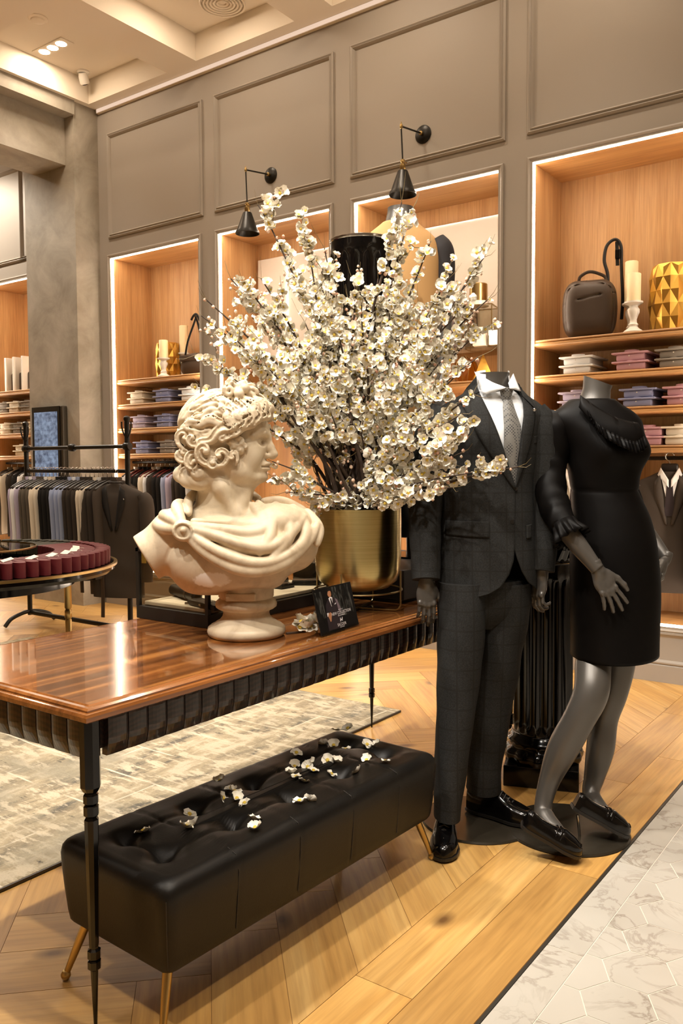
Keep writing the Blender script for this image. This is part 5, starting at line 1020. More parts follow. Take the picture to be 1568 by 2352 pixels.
# ---- wall lamps
for (bx, by), (jx, jy), lab in [((622, 403), (564, 390), 'black wall lamp with conical shade and brass joints, left of the two'), ((972, 309), (921, 290), 'black wall lamp with conical shade and brass joints, right of the two')]:
    b0 = onY(bx, by, WY); j0 = onX(jx, jy, b0[0]); wl = thing('wall_lamp', lab, 'wall lamp', b0, 0, 'wall lamps above the niches'); d = j0-b0
    obj('backplate', MB().lathe([(.062, 0), (.062, .006), (.05, .016), (.02, .022), (0, .022)], 32), 'black_metal', wl, True, 40, rot=(pi/2, 0, 0)); obj('collar', MB().lathe([(.014, .02), (.014, .04), (.008, .045)], 16), 'brass', wl, True, rot=(pi/2, 0, 0))
    obj('arm', MB().tube([(0, -.03, 0), d], .006, 10), 'black_metal', wl, True); obj('joint', MB().lathe([(0, -.018), (.008, -.014), (.011, 0), (.008, .014), (.003, .018), (.003, .028), (0, .028)], 14), 'brass', wl, True, loc=tuple(d))
    sc = np.linalg.norm(j0-CC)/F_PX; zr_ = d[2]; obj('rod', MB().tube([(d[0], d[1], zr_-.01), (d[0]+.012, d[1], zr_-72*sc)], .005, 10), 'black_metal', wl, True)
    e = (d[0]+.012, d[1], zr_-72*sc); so_ = obj('socket', MB().lathe([(.010, .012), (.016, .006), (.016, -.004), (.010, -.010), (.013, -.018), (.020, -.024), (.020, -.06), (.016, -.066), (0, -.066)], 20), 'brass', wl, True, 40, loc=e); obj('switch_key', MB().tube([(.018, 0, -.015), (.032, 0, -.015)], .004, 8), 'brass', so_, True)
    obj('shade', MB().lathe([(.030, -.062), (.034, -.066), (.078, -.190), (.090, -.205), (.092, -.222), (.089, -.222), (.087, -.205), (.075, -.190), (.03, -.07)], 40, cap=False), 'black_metal', wl, True, 40, loc=e)
# ================================================================= goods in the niches
plain('shirt_lilac', '#b9b0c8', .8); plain('shirt_pink', '#c79aa6', .8); plain('shirt_blue', '#8d93b8', .8); plain('shirt_cream', '#e6dccb', .8); plain('shirt_navy', '#3a3a58', .8); plain('shirt_grey', '#8f8880', .8); plain('cloth_charcoal', '#3b332c', .85); plain('cloth_grey', '#5f574c', .85); plain('cloth_black', '#14110f', .85); plain('cloth_blue', '#a3b0d0', .8); plain('cloth_plum', '#271d21', .85); plain('hanger_wood', '#1a1310', .4); plain('hanger_red', '#5d1f1c', .4); plain('tie_burgundy', '#5a0f18', .6, rnd=5); plain('tie_olive', '#2e2d20', .7); plain('paper_tag', '#e8e2d4', .6); plain('gold_tag', '#b9a052', .5)
def shirt_proto(c1, c2):
    "folded shirt: boxed body, collar stand at the front and the collar leaf on top; front towards -y"
    def rows(hw, hd, z0, z1, r): return MB().rbox(-hw, -hd, z0, hw, hd, z1, r, 2)
    return rows(.088, .135, 0, .044, .012), rows(.112, .145, .042, .054, .005), c1, c2
SHC = {}
def folded_shirt(loc, c, label, group, rz=0):
    t = thing('folded_shirt', label, 'shirt', loc, rz, group)
    if c not in SHC:
        b, l, *_ = shirt_proto(c, c)
        for mb in (b, l): mb.v = [(x+.004*sin(y*40), y+.003*sin(x*60), z) for x, y, z in mb.v]
        cb = MB().loft([[(.045*cos(a), -.08+.05*sin(a), .053+h) for a in np.linspace(.2, pi*2-.2+pi*0, 18)] for h in (0, .014)], cap=False, closed=False)
        SHC[c] = (b.mesh('body', True, 40), l.mesh('collar_leaf', True, 40), cb.mesh('collar', True))
        for me in SHC[c]: me.materials.append(M[c])
    for nm, me in zip(('body', 'collar_leaf', 'collar'), SHC[c]): obj(nm, me, None, t)
    obj('button', BTN, None, t, loc=(0, -.137, .030))
    return t
BTN = MB().tube([(0, 0, 0), (0, -.002, 0)], .004, 8).mesh('button'); BTN.materials.append(M['white_ceramic'])
CN = {'shirt_white': 'white', 'shirt_cream': 'cream', 'shirt_lilac': 'lilac', 'shirt_pink': 'dusty pink', 'shirt_blue': 'slate blue', 'shirt_navy': 'navy', 'shirt_grey': 'grey'}
STACKS = [('right niche', 'upper', 1.872, [(1318, 'shirt_white'), (1440, 'shirt_pink'), (1540, 'shirt_grey')]), ('right niche', 'middle', 1.648, [(1316, 'shirt_lilac'), (1458, 'shirt_blue'), (1560, 'shirt_pink')]), ('right niche', 'lower', 1.412, [(1340, 'shirt_cream'), (1480, 'shirt_pink'), (1556, 'shirt_cream')]),
          ('niche by the column', 'upper', 1.872, [(313, 'shirt_cream'), (372, 'shirt_blue'), (432, 'shirt_white')]), ('niche by the column', 'middle', 1.648, [(318, 'shirt_lilac'), (374, 'shirt_blue'), (434, 'shirt_white')]), ('niche by the column', 'lower', 1.412, [(324, 'shirt_blue'), (380, 'shirt_grey'), (438, 'shirt_lilac')]),
          ('far left niche', 'upper', 1.872, [(8, 'shirt_grey'), (32, 'shirt_cream'), (58, 'shirt_grey')]), ('far left niche', 'middle', 1.648, [(10, 'shirt_cream'), (40, 'shirt_grey'), (64, 'shirt_cream')]), ('far left niche', 'lower', 1.412, [(44, 'shirt_cream')])]
for wh, sh, z, L in STACKS:
    for k, (px, c) in enumerate(L):
        x = onY(px, 900, 5.24)[0]; yy = 5.345
        for lv in (0, 1): folded_shirt((x+.02, yy+.004*lv, z+.056*lv+.001), c, 'folded %s shirt, %s of pair %s on the %s shelf, %s' % (CN[c], 'top' if lv else 'bottom', ('one', 'two', 'three')[k], sh, wh), 'folded shirts on the niche shelves', random.uniform(-.03, .03))
def facet_vase(label, loc, r, h, nr=6, nc=14):
    t = thing('faceted_vase', label, 'vase', loc); m = MB(); dz = h/nr
    def pt(i, j, out=1.): a = 2*pi*j/nc; z = i*dz; q = r*(.86+.14*sin(pi*(.12+.8*z/h)))*out; return (q*cos(a), q*sin(a), z)
    for i in range(0, nr):
        for j in range(nc):
            o_ = .5*(i % 2); L_, R_ = pt(i, j+o_-.5), pt(i, j+o_+.5)
            lo = pt(max(i-1, 0), j+o_); hi = pt(min(i+1, nr), j+o_); ap = pt(i, j+o_, 1.09)
            m.add([L_, lo, R_, hi, ap], [(0, 1, 4), (1, 2, 4), (2, 3, 4), (3, 0, 4)])
    for j in range(nc):
        o_ = .5*(nr % 2); m.add([pt(nr, j+o_-.5), pt(nr-1, j+o_), pt(nr, j+o_+.5), pt(nr-.3, j+o_, 1.05)], [(0, 1, 3), (1, 2, 3), (2, 0, 3)])
    obj('facets', m, 'gold_leaf', t); obj('inner', MB().lathe([(r*.80, .002), (r*.84, h*.5), (r*.80, h)], 28, cap=False), 'gold_leaf', t, True); obj('base', MB().lathe([(0, 0), (r*.86, 0), (r*.84, .01)], 28), 'gold_leaf', t); return t
def candle(label, loc, hh, hc_, rc):
    t = thing('candle_holder', label, 'candle', loc); obj('holder', MB().lathe([(.0, 0), (.058, 0), (.060, .008), (.05, .018), (.035, .028), (.026, .04), (.030, .055), (.022, .065), (.020, .085), (.026, .105), (.036, .13), (.036, .15), (.026, .165), (.028, .175), (.048, .185), (.056, .19), (.056, .20), (0, .20)], 28) if False else MB().lathe([(a, z*hh/.2) for a, z in [(.0, 0), (.058, 0), (.060, .008), (.05, .018), (.035, .028), (.026, .04), (.030, .055), (.022, .065), (.020, .085), (.026, .105), (.036, .13), (.036, .15), (.026, .165), (.028, .175), (.048, .185), (.056, .19), (.056, .20), (0, .20)]], 28), 'white_ceramic', t, True, 50)
    c = obj('candle', MB().lathe([(rc, hh), (rc, hh+hc_-.004), (rc-.004, hh+hc_), (rc*.5, hh+hc_-.004), (0, hh+hc_-.004)], 28), 'cream_wax', t, True, 50); obj('wick', MB().tube([(0, 0, hh+hc_-.004), (.002, 0, hh+hc_+.008)], .0012, 6), 'black_satin', c); return t
q = onY(1532, 740, 5.36); facet_vase('large gold faceted vase on the top shelf of the right niche', (q[0]+.02, 5.38, 2.101), .128, .40, 5, 9)
q = onY(1455, 745, 5.28); candle('front cream pillar candle on white turned holder beside the backpack', (q[0], 5.27, 2.101), .19, .17, .042)
q = onY(1452, 725, 5.45); candle('taller cream pillar candle on white holder behind the front candle', (q[0], 5.42, 2.101), .21, .26, .040)
q = onY(383, 850, 5.40); facet_vase('gold faceted vase on the top shelf of the niche by the column', (q[0]-.0, 5.42, 2.101), .112, .33, 5, 9)
q = onY(379, 850, 5.27); candle('cream pillar candle on white holder before the gold vase by the column', (q[0], 5.255, 2.101), .17, .16, .040)
q = onY(415, 820, 5.48); candle('cream candle behind the handbag in the niche by the column', (q[0]+.02, 5.50, 2.101), .24, .25, .040)
# backpack
q = onY(1352, 757, 5.35); bk = thing('backpack', 'brown leather backpack with hanging strap on the right niche shelf', 'backpack', (q[0]+.0, 5.36, 2.101), radians(18))
b = Solid((-.19, -.13, -.02), (.19, .13, .44), .006); [b.cap((-.075-.01*sin(pi*k/6), -.03, .075+.036*k), (.075+.01*sin(pi*k/6), -.03, .075+.036*k), .078, .078, .03) for k in range(7)]; [b.cap((-.075, .04, .085+.036*k), (.075, .04, .085+.036*k), .072, .072, .03) for k in range(7)]; b.half((0, 0, .0), (0, 0, -1), .01); b.path(spline([(-.155, -.06, .215), (-.08, -.105, .235), (.06, -.11, .262), (.155, -.06, .275)], 5), .006, .004, '-'); b.path(spline([(-.14, -.075, .05), (-.15, -.085, .18), (-.13, -.085, .30), (0, -.095, .345), (.13, -.085, .30), (.15, -.085, .18), (.14, -.075, .05)], 5), .005, .004, '-')
obj('body', b.mb(), 'brown_leather', bk, True, 180)
obj('zip', MB().tube(spline([(.135, .005, .06), (.150, .005, .18), (.135, .005, .31), (0, .005, .372), (-.135, .005, .31), (-.150, .005, .2)], 6), .004, 6), 'black_satin', bk, True); obj('zip_pull', MB().tube([(-.02, -.066, .36), (-.022, -.078, .325)], .004, 6), 'black_satin', bk, True)
obj('carry_handle', MB().tube(spline([(-.07, .0, .36), (-.06, -.01, .40), (0, -.02, .425), (.08, 0, .40), (.10, 0, .37)], 6), .010, 8, flat=.6), 'brown_leather', bk, True)
obj('shoulder_strap', MB().tube(spline([(.11, .02, .36), (.105, .02, .42), (.085, .02, .50), (.10, .02, .59), (.15, .02, .625), (.185, .02, .58), (.19, .02, .45), (.20, .02, .25), (.195, .01, .12)], 6), .013, 8, flat=.8, up=(0, 1, 0)), 'black_leather', bk, True)
obj('buckle', MB().rbox(.15, .0, .50, .182, .035, .56, .005), 'black_lacquer', bk); obj('strap_end', MB().tube([(.160, .02, .61), (.166, .02, .46)], .011, 8, flat=.3), 'black_leather', bk, True)
q = onY(438, 842, 5.3); hb = thing('handbag', 'dark leather handbag with tall standing straps in the niche by the column', 'handbag', (q[0]+.03, 5.34, 2.101), radians(10))
b = Solid((-.16, -.1, -.02), (.16, .1, .24), .006); b.cap((-.08, 0, .07), (.08, 0, .07), .075, .075, .02); b.ell((0, 0, .12), (.14, .07, .08), .03); b.half((0, 0, 0), (0, 0, -1), .01); obj('body', b.mb(), 'brown_leather', hb, True, 180)
for s_ in (-1, 1): obj('strap', MB().tube(spline([(s_*.11, -.02, .15), (s_*.075, -.02, .30), (s_*.02, 0, .46), (-s_*.005, 0, .52)], 6), .011, 8, flat=.5), 'black_leather', hb, True)
obj('top_knot', MB().tube(spline([(-.05, 0, .49), (-.02, 0, .53), (.02, -.01, .53), (.04, 0, .48)], 5), .012, 8, flat=.6), 'black_leather', hb, True); obj('flap', MB().rbox(-.13, -.082, .12, .13, -.05, .175, .012), 'brown_leather', hb, True)
# niche with the glossy panel: framed print, glass lantern, gold jar, gift boxes, prism
q = onY(1060, 690, 5.50); t_ = thing('framed_print', 'grey and mauve patterned print hung on the glossy back panel', 'picture', (q[0]-.06, 5.577, 2.33), 0); t = NT('print_pattern'); v = t.coords(scale=(30, 30, 14)); n = t.noise(v, 1, 3, .5, 2.); t.color(t.ramp(n, [(.42, col('#574a55')), (.55, col('#a8988f'))])); t.set(rough=.5)
obj('backing', MB().box(-.14, .004, -.16, .14, .012, .16), 'card_black', t_); obj('sheet', MB().box(-.14, 0, -.16, .14, .004, .16), 'print_pattern', t_)
q = onY(1103, 700, 5.35); t_ = thing('glass_lantern', 'brass-edged glass box lantern on the glass shelf behind the suit', 'lantern', (q[0], 5.36, 2.102), radians(12)); w_, hh = .10, .29
for sx in (-1, 1):
    for sy in (-1, 1): obj('edge', MB().box(sx*w_-.003, sy*w_-.003, 0, sx*w_+.003, sy*w_+.003, hh), 'brass', t_)
for z in (0, hh):
    for sx in (-1, 1): obj('edge', MB().box(-w_, sx*w_-.003, z-.003+.003*(z == 0), w_, sx*w_+.003, z+.003+.003*(z == 0)), 'brass', t_); obj('edge', MB().box(sx*w_-.003, -w_, z-.003+.003*(z == 0), sx*w_+.003, w_, z+.003+.003*(z == 0)), 'brass', t_)
for sx in (-1, 1): obj('pane', MB().box(sx*(w_-.002)-.001, -w_+.004, .006, sx*(w_-.002)+.001, w_-.004, hh-.004), 'clear_glass', t_); obj('pane', MB().box(-w_+.004, sx*(w_-.002)-.001, .006, w_-.004, sx*(w_-.002)+.001, hh-.004), 'clear_glass', t_)
q = onY(1094, 685, 5.35); t_ = thing('gold_jar', 'shiny gold cylindrical jar with pale base on top of the glass lantern', 'jar', (q[0]+.01, 5.36, 2.398), 0); obj('base', MB().lathe([(0, 0), (.072, 0), (.072, .03), (.066, .034)], 32), 'white_ceramic', t_, True); obj('body', MB().lathe([(.064, .032), (.062, .15), (.058, .155), (0, .155)], 32), 'brass', t_, True)
for k, (px, w_, hh, lb) in enumerate([(1105, .045, .12, 'taller cream gift box on the glass shelf before the lantern'), (1132, .035, .09, 'smaller cream gift box on the glass shelf right of the lantern')]):
    q = onY(px, 790, 5.24); t_ = thing('gift_box', lb, 'box', (q[0]+.02*k, 5.225, 2.102), .3); obj('body', MB().rbox(-w_, -w_, 0, w_, w_, hh, .002), 'shirt_cream', t_); obj('lid', MB().rbox(-w_-.003, -w_-.003, hh-.03, w_+.003, w_+.003, hh+.004, .002), 'shirt_cream', t_)
q = onY(1103, 850, 5.3); t_ = thing('gold_prism', 'gold pyramid ornament on the oak shelf beneath the lantern', 'ornament', (q[0]+.02, 5.30, 1.873), .5); obj('pyramid', MB().add([(-.07, -.07, .0), (.07, -.07, 0), (.07, .07, 0), (-.07, .07, 0), (0, 0, .19)], [(3, 2, 1, 0), (0, 1, 4), (1, 2, 4), (2, 3, 4), (3, 0, 4)]), 'gold_leaf', t_); obj('foot', MB().box(-.072, -.072, -.001, .072, .072, .004), 'brass', t_)
q = onY(1065, 850, 5.3); t_ = thing('amber_lantern', 'small brass and glass terrarium on the oak shelf left of the gold pyramid', 'lantern', (q[0]+.0, 5.32, 1.873), .2); obj('body', MB().lathe([(.06, 0), (.10, .08), (.075, .14), (.0, .19)], 6), 'amber_glass', t_)
for j in range(6): a = 2*pi*j/6; obj('edge', MB().tube([(.06*cos(a), .06*sin(a), 0), (.10*cos(a), .10*sin(a), .08), (.075*cos(a), .075*sin(a), .14), (0, 0, .19)], .003, 6), 'brass', t_)
for k, px in enumerate((15, 33, 53)):
    q = onY(px, 890, 5.25); t_ = thing('display_stand', 'clear acrylic stand holding dark leather goods in far left niche, %s' % ('left', 'middle', 'right')[k], 'stand', (q[0], 5.24, 2.101), 0); obj('panel', MB().rbox(-.015, 0, 0, .015, .3, .36, .003), 'white_ceramic', t_)
    obj('pouch', MB().rbox(.02, .05, 0, .09, .28, .20, .02), 'brown_leather', t_, True)
# ---- kiosk screen on the column
t = NT('screen_picture'); v = t.coords(); b1 = t.node('ShaderNodeTexBrick'); b1.inputs['Scale'].default_value = 3.2; b1.inputs['Mortar Size'].default_value = .008; b1.inputs['Color1'].default_value = col('#26354f'); b1.inputs['Color2'].default_value = col('#8fa3bd'); b1.inputs['Mortar'].default_value = col('#4d5f86'); mp = t.node('ShaderNodeMapping'); mp.inputs['Rotation'].default_value = (pi/2, 0, 0); t.link(v, mp.inputs[0]); t.link(mp.outputs[0], b1.inputs['Vector'])
n = t.noise(v, 26, 5); c = t.mix(.65, b1.outputs['Color'], t.ramp(n, [(.3, col('#1b2740')), (.7, col('#9fb0c8'))])); t.color((.01, .01, .01, 1)); t.link(c, t.b.inputs['Emission Color']); t.b.inputs['Emission Strength'].default_value = .9; t.set(rough=.05)
t_ = thing('digital_screen', 'upright black-framed digital screen mounted on the concrete column', 'screen', (-6.93, 4.874, .78), 0); obj('housing', MB().rbox(-.235, -.055, 0, .235, -.002, 1.08, .008), 'trim_steel', t_); obj('bezel', MB().rbox(-.235, -.064, 0, .20, -.055, 1.08, .004), 'black_lacquer', t_); obj('display', MB().box(-.195, -.066, .06, .165, -.0645, 1.03), 'screen_picture', t_)
# ================================================================= hanging clothes
GM = {}
def garment_mb(kind):
    "cloth hanging in the local yz plane, hook at z=0; thin along x"
    L = {'jacket': .78, 'shirt': .76}[kind]; R_ = []
    for z, hy, tx in [(-L, .205, .030), (-L+.04, .21, .034), (-.5, .205, .032), (-.32, .215, .036), (-.22, .222, .038), (-.165, .215, .036), (-.135, .18, .032), (-.115, .12, .028), (-.098, .065, .026), (-.088, .045, .026)]:
        R_.append([(tx*.58*cos(2*pi*j/20)*(1+.2*sin(6*pi*j/20)), hy*np.sign(sin(2*pi*j/20))*abs(sin(2*pi*j/20))**.8, z-(.02*abs(sin(2*pi*j/20)) if z < -.7 else 0)) for j in range(20)])
    return MB().loft(R_)
def collar_mb(): return MB().loft([[(.021*cos(a), .055*sin(a), z) for a in np.linspace(0, 2*pi, 13)[:-1]] for z in (-.105, -.085, -.062)], cap=False)
for kd in ('jacket', 'shirt'): GM[kd] = garment_mb(kd)
GMM = {}; HG = MB().tube(spline([(0, .20, -.155), (0, .10, -.105), (0, 0, -.085), (0, -.10, -.105), (0, -.20, -.155)], 4), .009, 6).mesh('hanger', True); HK = MB().tube([(0, 0, -.085), (0, 0, -.035), (0, .004, -.025)]+[(0, .0+.018*sin(a), -.006+.018*-cos(a)) for a in np.linspace(.6, 4.6, 9)], .0025, 6).mesh('hook', True); COL = collar_mb().mesh('collar', True); HK.materials.append(M['chrome'])
def hang(loc, kind, cloth, label, group, rz=0, collar=None, hm='hanger_wood'):
    t = thing('hanging_'+kind, label, kind, loc, rz, group); key = (kind, cloth)
    if key not in GMM: GMM[key] = GM[kind].mesh('cloth', True, 60); GMM[key].materials.append(M[cloth])
    obj('cloth', GMM[key], None, t); me = HG if hm == 'hanger_wood' else HG2; h = obj('hanger', me, None, t); obj('hook', HK, None, h)
    k2 = ('c', collar or cloth)
    if k2 not in GMM: GMM[k2] = COL.copy(); GMM[k2].materials.clear(); GMM[k2].materials.append(M[collar or cloth])
    obj('collar', GMM[k2], None, t); return t
HG2 = HG.copy(); HG.materials.append(M['hanger_wood']); HG2.materials.append(M['hanger_red'])
NMC = {'cloth_charcoal': 'charcoal', 'cloth_grey': 'taupe grey', 'cloth_black': 'black', 'cloth_blue': 'pale blue', 'shirt_white': 'white', 'shirt_cream': 'cream', 'shirt_lilac': 'lilac', 'cloth_plum': 'plum'}
# the pipe rack
RYY, RXL, RXR = 4.05, -6.12, -4.87
rk = thing('clothes_rack', 'black pipe clothes rack with coat hooks in front of the concrete column', 'clothes rack', ((RXL+RXR)/2, RYY, 0)); hx = (RXR-RXL)/2
for s_ in (-1, 1):
    po = obj('post', MB().tube([(s_*hx, 0, .08), (s_*hx, 0, 1.63)], .019, 14), 'black_metal', rk, True); obj('finial', MB().lathe([(.02, 0), (.026, .012), (.024, .028), (.012, .038), (0, .04)], 16), 'black_metal', po, True, loc=(s_*hx, 0, 1.625))
    obj('foot', MB().tube(spline([(s_*hx, -.23, .015), (s_*hx, -.16, .075), (s_*hx, 0, .11), (s_*hx, .16, .075), (s_*hx, .23, .015)], 6), .016, 12), 'black_metal', rk, True)
    for sy in (-1, 1): obj('coat_hook', MB().tube(spline([(s_*hx, 0, 1.50), (s_*hx+sy*.03+.02, -.02, 1.53), (s_*hx+sy*.05+.03, -.03, 1.58), (s_*hx+sy*.05+.035, -.035, 1.62)], 5), .006, 8), 'black_metal', po, True)
for z, r_ in ((1.443, .015), (1.262, .014), (.10, .018)): obj('rail', MB().tube([(-hx, 0, z), (hx, 0, z)], r_, 12), 'black_metal', rk, True)
for x in (-hx, -.02, hx): obj('fitting', MB().lathe([(.024, -.03), (.03, -.02), (.03, .02), (.024, .03)], 16), 'black_metal', rk, True, loc=(x, 0, 1.443), rot=(0, pi/2, 0))
RO_ = ['shirt_lilac', 'shirt_white', 'shirt_lilac', 'cloth_grey', 'cloth_grey', 'cloth_grey', 'shirt_cream', 'shirt_cream', 'cloth_black', 'cloth_black', 'cloth_black', 'cloth_blue', 'cloth_blue', 'cloth_blue', 'cloth_charcoal', 'cloth_charcoal', 'cloth_charcoal', 'shirt_cream', 'shirt_cream', 'cloth_charcoal', 'cloth_charcoal', 'cloth_charcoal']
for k, c in enumerate(RO_):
    kd = 'shirt' if c[:5] == 'shirt' or c == 'cloth_blue' else 'jacket'; x = RXL+.07+k*.0505
    hang((x, RYY-.01, 1.262+.018), kd, c, '%s %s on the pipe rack, %s from its left post' % (NMC[c], kd, ORD[k]), 'clothes on the pipe rack', random.uniform(-.06, .06), 'shirt_white' if k in (1, 5, 12, 18) else None)
# jacket at the end of the rack, facing out
q = onY(272, 1120, 4.0); fj = thing('hanging_jacket', 'dark brown jacket facing outwards at the right end of the pipe rack', 'jacket', (RXR-.05, RYY-.06, 1.262), radians(25))
obj('cloth', MB().loft(body([(-.92, 0, 0, .20, .055), (-.7, 0, 0, .20, .06), (-.5, 0, 0, .185, .06), (-.3, 0, 0, .20, .065), (-.2, 0, 0, .215, .06), (-.155, 0, 0, .20, .05), (-.12, 0, 0, .12, .045), (-.09, 0, 0, .06, .045)], 40, wrink(.002, 3))[0]), 'cloth_charcoal', fj, True, 70)
for s_ in (-1, 1):
    obj('sleeve', limb([(s_*.19, 0, -.17, .04), (s_*.225, 0, -.24, .055), (s_*.235, -.01, -.5, .05), (s_*.225, -.02, -.80, .045)], 18, 1, .001, 2), 'cloth_charcoal', fj, True, 70)
    thick(obj('lapel', MB().grid(lambda u, v: (s_*(.055+.05*v*(1-abs(u*2-.7)*.5)-(.055-.008)*u), -.062-.012*sin(pi*v)-.004*sin(pi*u), -.10-.33*u-.04*v*(1-u)), 8, 5), 'cloth_black', fj, True, 60), .003)
obj('hook', HK, None, fj); obj('hanger', MB().rbox(-.06, -.03, -.125, .06, .01, -.075, .012), 'hanger_wood', fj, True); obj('price_tag', MB().rbox(.215, -.075, -.66, .25, -.07, -.58, .002), 'gold_tag', fj); obj('pocket_flap', MB().rbox(-.16, -.07, -.64, -.06, -.06, -.60, .003), 'cloth_black', fj); obj('pin', MB().lathe([(.006, 0), (0, .004)], 8), 'chrome', fj, loc=(.085, -.075, -.20), rot=(pi/2, 0, 0))
for k in range(3):
    t_ = thing('leather_belt', 'belt hanging below the outer jacket on the pipe rack, %s' % ('left', 'middle', 'right')[k], 'belt', (RXR-.35+.12*k, RYY-.16, .56), .3); obj('strap', MB().tube([(0, 0, 0), (.005, 0, -.2), (0, 0, -.36 if k == 2 else -.20)], .016, 8, flat=.2), 'brown_leather', t_, True); obj('buckle', MB().tube([(.024*cos(a), 0, .022+.024*sin(a)) for a in np.linspace(0, 2*pi, 13)], .003, 6), 'chrome', t_, True)
# clothes hung inside the niches
NI = ['shirt_white', 'cloth_plum', 'cloth_black', 'cloth_black', 'shirt_cream', 'shirt_white', 'cloth_charcoal', 'cloth_black', 'cloth_black', 'cloth_blue', 'shirt_lilac', 'cloth_charcoal', 'cloth_charcoal', 'cloth_black', 'shirt_white', 'cloth_grey', 'cloth_black']
for k, c in enumerate(NI):
    kd = 'shirt' if c[:5] == 'shirt' or c == 'cloth_blue' else 'jacket'
    hang((-6.28+k*.062, 5.35, 1.335+.018), kd, c, '%s %s on the rail below the shirts by the column, %s from left' % (NMC[c], kd, ORD[k]), 'clothes in the niche by the column', random.uniform(-.06, .06), None, 'hanger_red' if k % 3 else 'hanger_wood')
for k, c in enumerate(['cloth_grey', 'shirt_cream', 'cloth_charcoal', 'cloth_black', 'shirt_white', 'cloth_grey', 'cloth_charcoal', 'cloth_black', 'shirt_cream']):
    kd = 'shirt' if c[:5] == 'shirt' else 'jacket'; hang((-8.36+k*.105, 5.35, 1.335+.018), kd, c, '%s %s in the far left niche, %s along its rail' % (NMC[c], kd, ORD[k]), 'clothes in the far left niche', random.uniform(-.06, .06))
# dressed hangers in the right niche, facing the room
for k, (px, c, lb) in enumerate([(1322, 'shirt_cream', 'pale cream jacket set hanging between the two mannequins'), (1540, 'cloth_charcoal', 'dark suit jacket with white shirt collar hanging beside the dress'), (1690, 'cloth_plum', 'plum jacket hanging at the right edge of the photo')]):
    x = onY(px, 1060, 5.36)[0]; t_ = thing('hanging_jacket', lb, 'jacket', (x, 5.34, 1.353), radians(16)); 
    obj('cloth', MB().loft(body([(-.84, 0, 0, .20, .05), (-.5, 0, 0, .185, .055), (-.3, 0, 0, .20, .06), (-.215, 0, 0, .215, .055), (-.165, 0, 0, .19, .045), (-.125, 0, 0, .11, .04), (-.10, 0, 0, .06, .04)], 36, wrink(.002, k))[0]), c, t_, True, 70)
    for s_ in (-1, 1):
        obj('sleeve', limb([(s_*.185, 0, -.17, .038), (s_*.22, 0, -.24, .05), (s_*.228, -.01, -.5, .046), (s_*.222, -.02, -.78, .042)], 16, 1, .001, 2), c, t_, True, 70)
        thick(obj('lapel', MB().grid(lambda u, v: (s_*(.055+.05*v*(1-abs(u*2-.7)*.5)-(.055-.008)*u), -.060-.010*sin(pi*v), -.12-.30*u-.04*v*(1-u)), 8, 5), c, t_, True, 60), .003)
        thick(obj('shirt_collar', MB().grid(lambda u, v: (s_*(.052-.045*u+.018*v*(1-u)), -.035-.035*u-.012*v, -.075-.075*u-.045*v), 5, 5), 'shirt_white', t_, True, 60), .003)
    obj('shirt_front', MB().grid(lambda u, v: ((v-.5)*.09*(1-u), -.062, -.15-.20*u), 5, 5), 'shirt_white', t_, True); obj('tie', MB().grid(lambda u, v: ((v-.5)*(.03+.03*u), -.066, -.15-.22*u), 6, 4), 'cloth_plum', t_, True)
    h = obj('hanger', MB().rbox(-.05, -.02, -.115, .05, .02, -.05, .014), 'hanger_wood', t_, True); obj('hook', HK, None, h, rot=(0, 0, pi/2)).scale = (1.4, 1.4, 1.4)
    obj('price_tag', MB().rbox(-.26, -.065, -.63, -.228, -.062, -.55, .001), 'gold_tag', t_)
# ================================================================= round table of rolled ties
RT = np.array([-4.67, 2.66]); RR, RZ = .87, .707
rt = thing('round_table', 'round brass-edged table with ring of rolled ties in front of the rack', 'table', (RT[0], RT[1], .013))
obj('top', MB().lathe([(0, RZ-.05), (RR-.03, RZ-.05), (RR-.01, RZ-.03), (RR-.012, RZ), (0, RZ)], 96), 'black_lacquer', rt, True, 30); obj('brass_rim', MB().lathe([(RR-.012, RZ-.012), (RR, RZ-.010), (RR, RZ+.004), (RR-.02, RZ+.005), (RR-.02, RZ)], 96, cap=False), 'brass', rt, True, 40)
obj('apron', MB().lathe([(.60, RZ-.12), (.62, RZ-.12), (.62, RZ-.05), (.60, RZ-.05)], 64, cap=False), 'black_lacquer', rt, True, 30)
for k, a in enumerate((-35, 60, 150, 240)):
    a = radians(a); obj('leg', MB().lathe([(.022, RZ-.05), (.022, .42), (.016, .41), (.022, .40), (.022, .36), (.016, .35), (.020, .34), (.014, .0)], 12), plain('grey_paint', '#77747a', .5).m if k == 0 else 'brass', rt, True, 40, loc=(.58*cos(a), .58*sin(a), 0))
for k in (0, 1): q = onY(42+21*k, 1400, 2.62); obj('brass_leg', MB().box(-.008-.006*k, -.008, 0, .008+.006*k, .008, RZ-.05), 'brass', rt, loc=(min(q[0]-RT[0], .55)*.5, -.25+.1*k, 0))
RZ = .72
TRM = MB().loft([[(.030*cos(2*pi*j/16)*(1+.06*sin(3*2*pi*j/16)), .045*sin(2*pi*j/16), z) for j in range(16)] for z in (0, .004, .075, .08)]).mesh('roll', True, 50); TRM.materials.append(M['tie_burgundy']); TRO = TRM.copy(); TRO.materials.clear(); TRO.materials.append(M['tie_olive'])
TTL = MB().rbox(-.020, -.16, .008, .020, .08, .074, .006).mesh('tail'); TTL.materials.append(M['tie_burgundy']); TTO = TTL.copy(); TTO.materials.clear(); TTO.materials.append(M['tie_olive'])
NT_ = 72; lab_n = 0
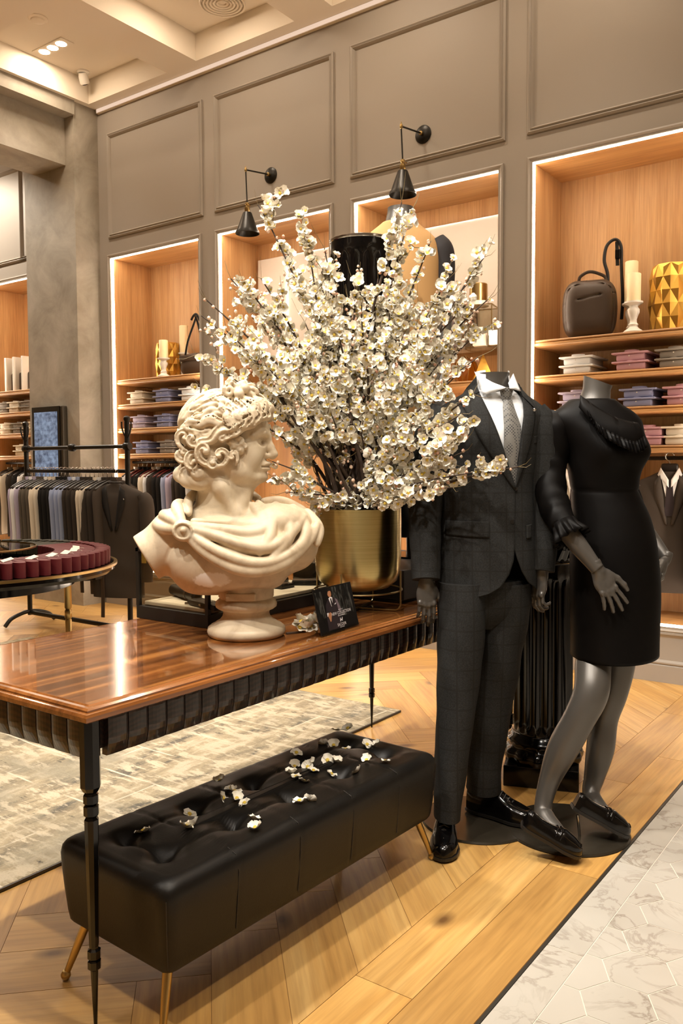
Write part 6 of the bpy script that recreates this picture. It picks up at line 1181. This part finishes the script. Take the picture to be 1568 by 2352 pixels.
for k in range(NT_):
    a = radians(-150)+k/NT_*2*pi; deg = math.degrees(a)
    if 165 < deg < 200: continue
    ol = deg > 95; x, y = RT[0]+(RR-.085)*cos(a), RT[1]+(RR-.085)*sin(a)
    t_ = thing('rolled_tie', '%s rolled tie standing on the round table rim, %s in its ring' % ('olive' if ol else 'burgundy', ('%s-ten' % ORD[k//10] if False else ORD[k % 40]+(' of far half' if k >= 40 else ' of near half'))), 'tie', (x, y, RZ+.005), a-pi/2+pi, 'rolled ties on the round table')
    obj('roll', TRO if ol else TRM, None, t_); o = obj('tail', TTO if ol else TTL, None, t_, loc=(0, .20, 0))
for k in range(6):
    a = radians(-10+k*13); t_ = thing('paper_tag', 'small white price tag among the ties, %s from the left' % ORD[5-k], 'tag', (RT[0]+(RR-.24)*cos(a), RT[1]+(RR-.24)*sin(a), RZ+.0845), a); obj('slip', MB().rbox(-.02, -.03, 0, .02, .03, .002, .0005), 'paper_tag', t_); obj('string', MB().tube([(.02, 0, .001), (.04, .005, .003), (.05, 0, .0)], .001, 5), 'paper_tag', t_); t_.rotation_euler = (.25, .15, a)
t_ = thing('acrylic_riser', 'clear brass-edged riser plate in the middle of the tie table', 'riser', (RT[0], RT[1], RZ)); obj('plate', MB().lathe([(0, .10), (.40, .10), (.40, .106), (0, .106)], 48), 'clear_glass', t_); obj('edge', MB().lathe([(.40, .098), (.405, .10), (.405, .108), (.40, .11)], 64, cap=False), 'brass', t_, True)
for a in (0, 2.1, 4.2): obj('leg', MB().tube([(.3*cos(a), .3*sin(a), 0), (.3*cos(a), .3*sin(a), .1)], .006, 8), 'brass', t_, True)
t_ = thing('accessory_stand', 'dark draped accessory stand on the tie table at the left edge', 'stand', (RT[0]-.06, RT[1]-.22, RZ+.107), .4); obj('drape', MB().loft(body([(0, 0, 0, .16, .11), (.12, 0, 0, .13, .09), (.26, 0, 0, .09, .06), (.34, 0, 0, .05, .04)], 40, wrink(.006, 6, 12))[0]), 'cloth_black', t_, True, 70); obj('top_knob', MB().lathe([(.02, .33), (.03, .36), (0, .38)], 16), 'black_metal', t_, True)
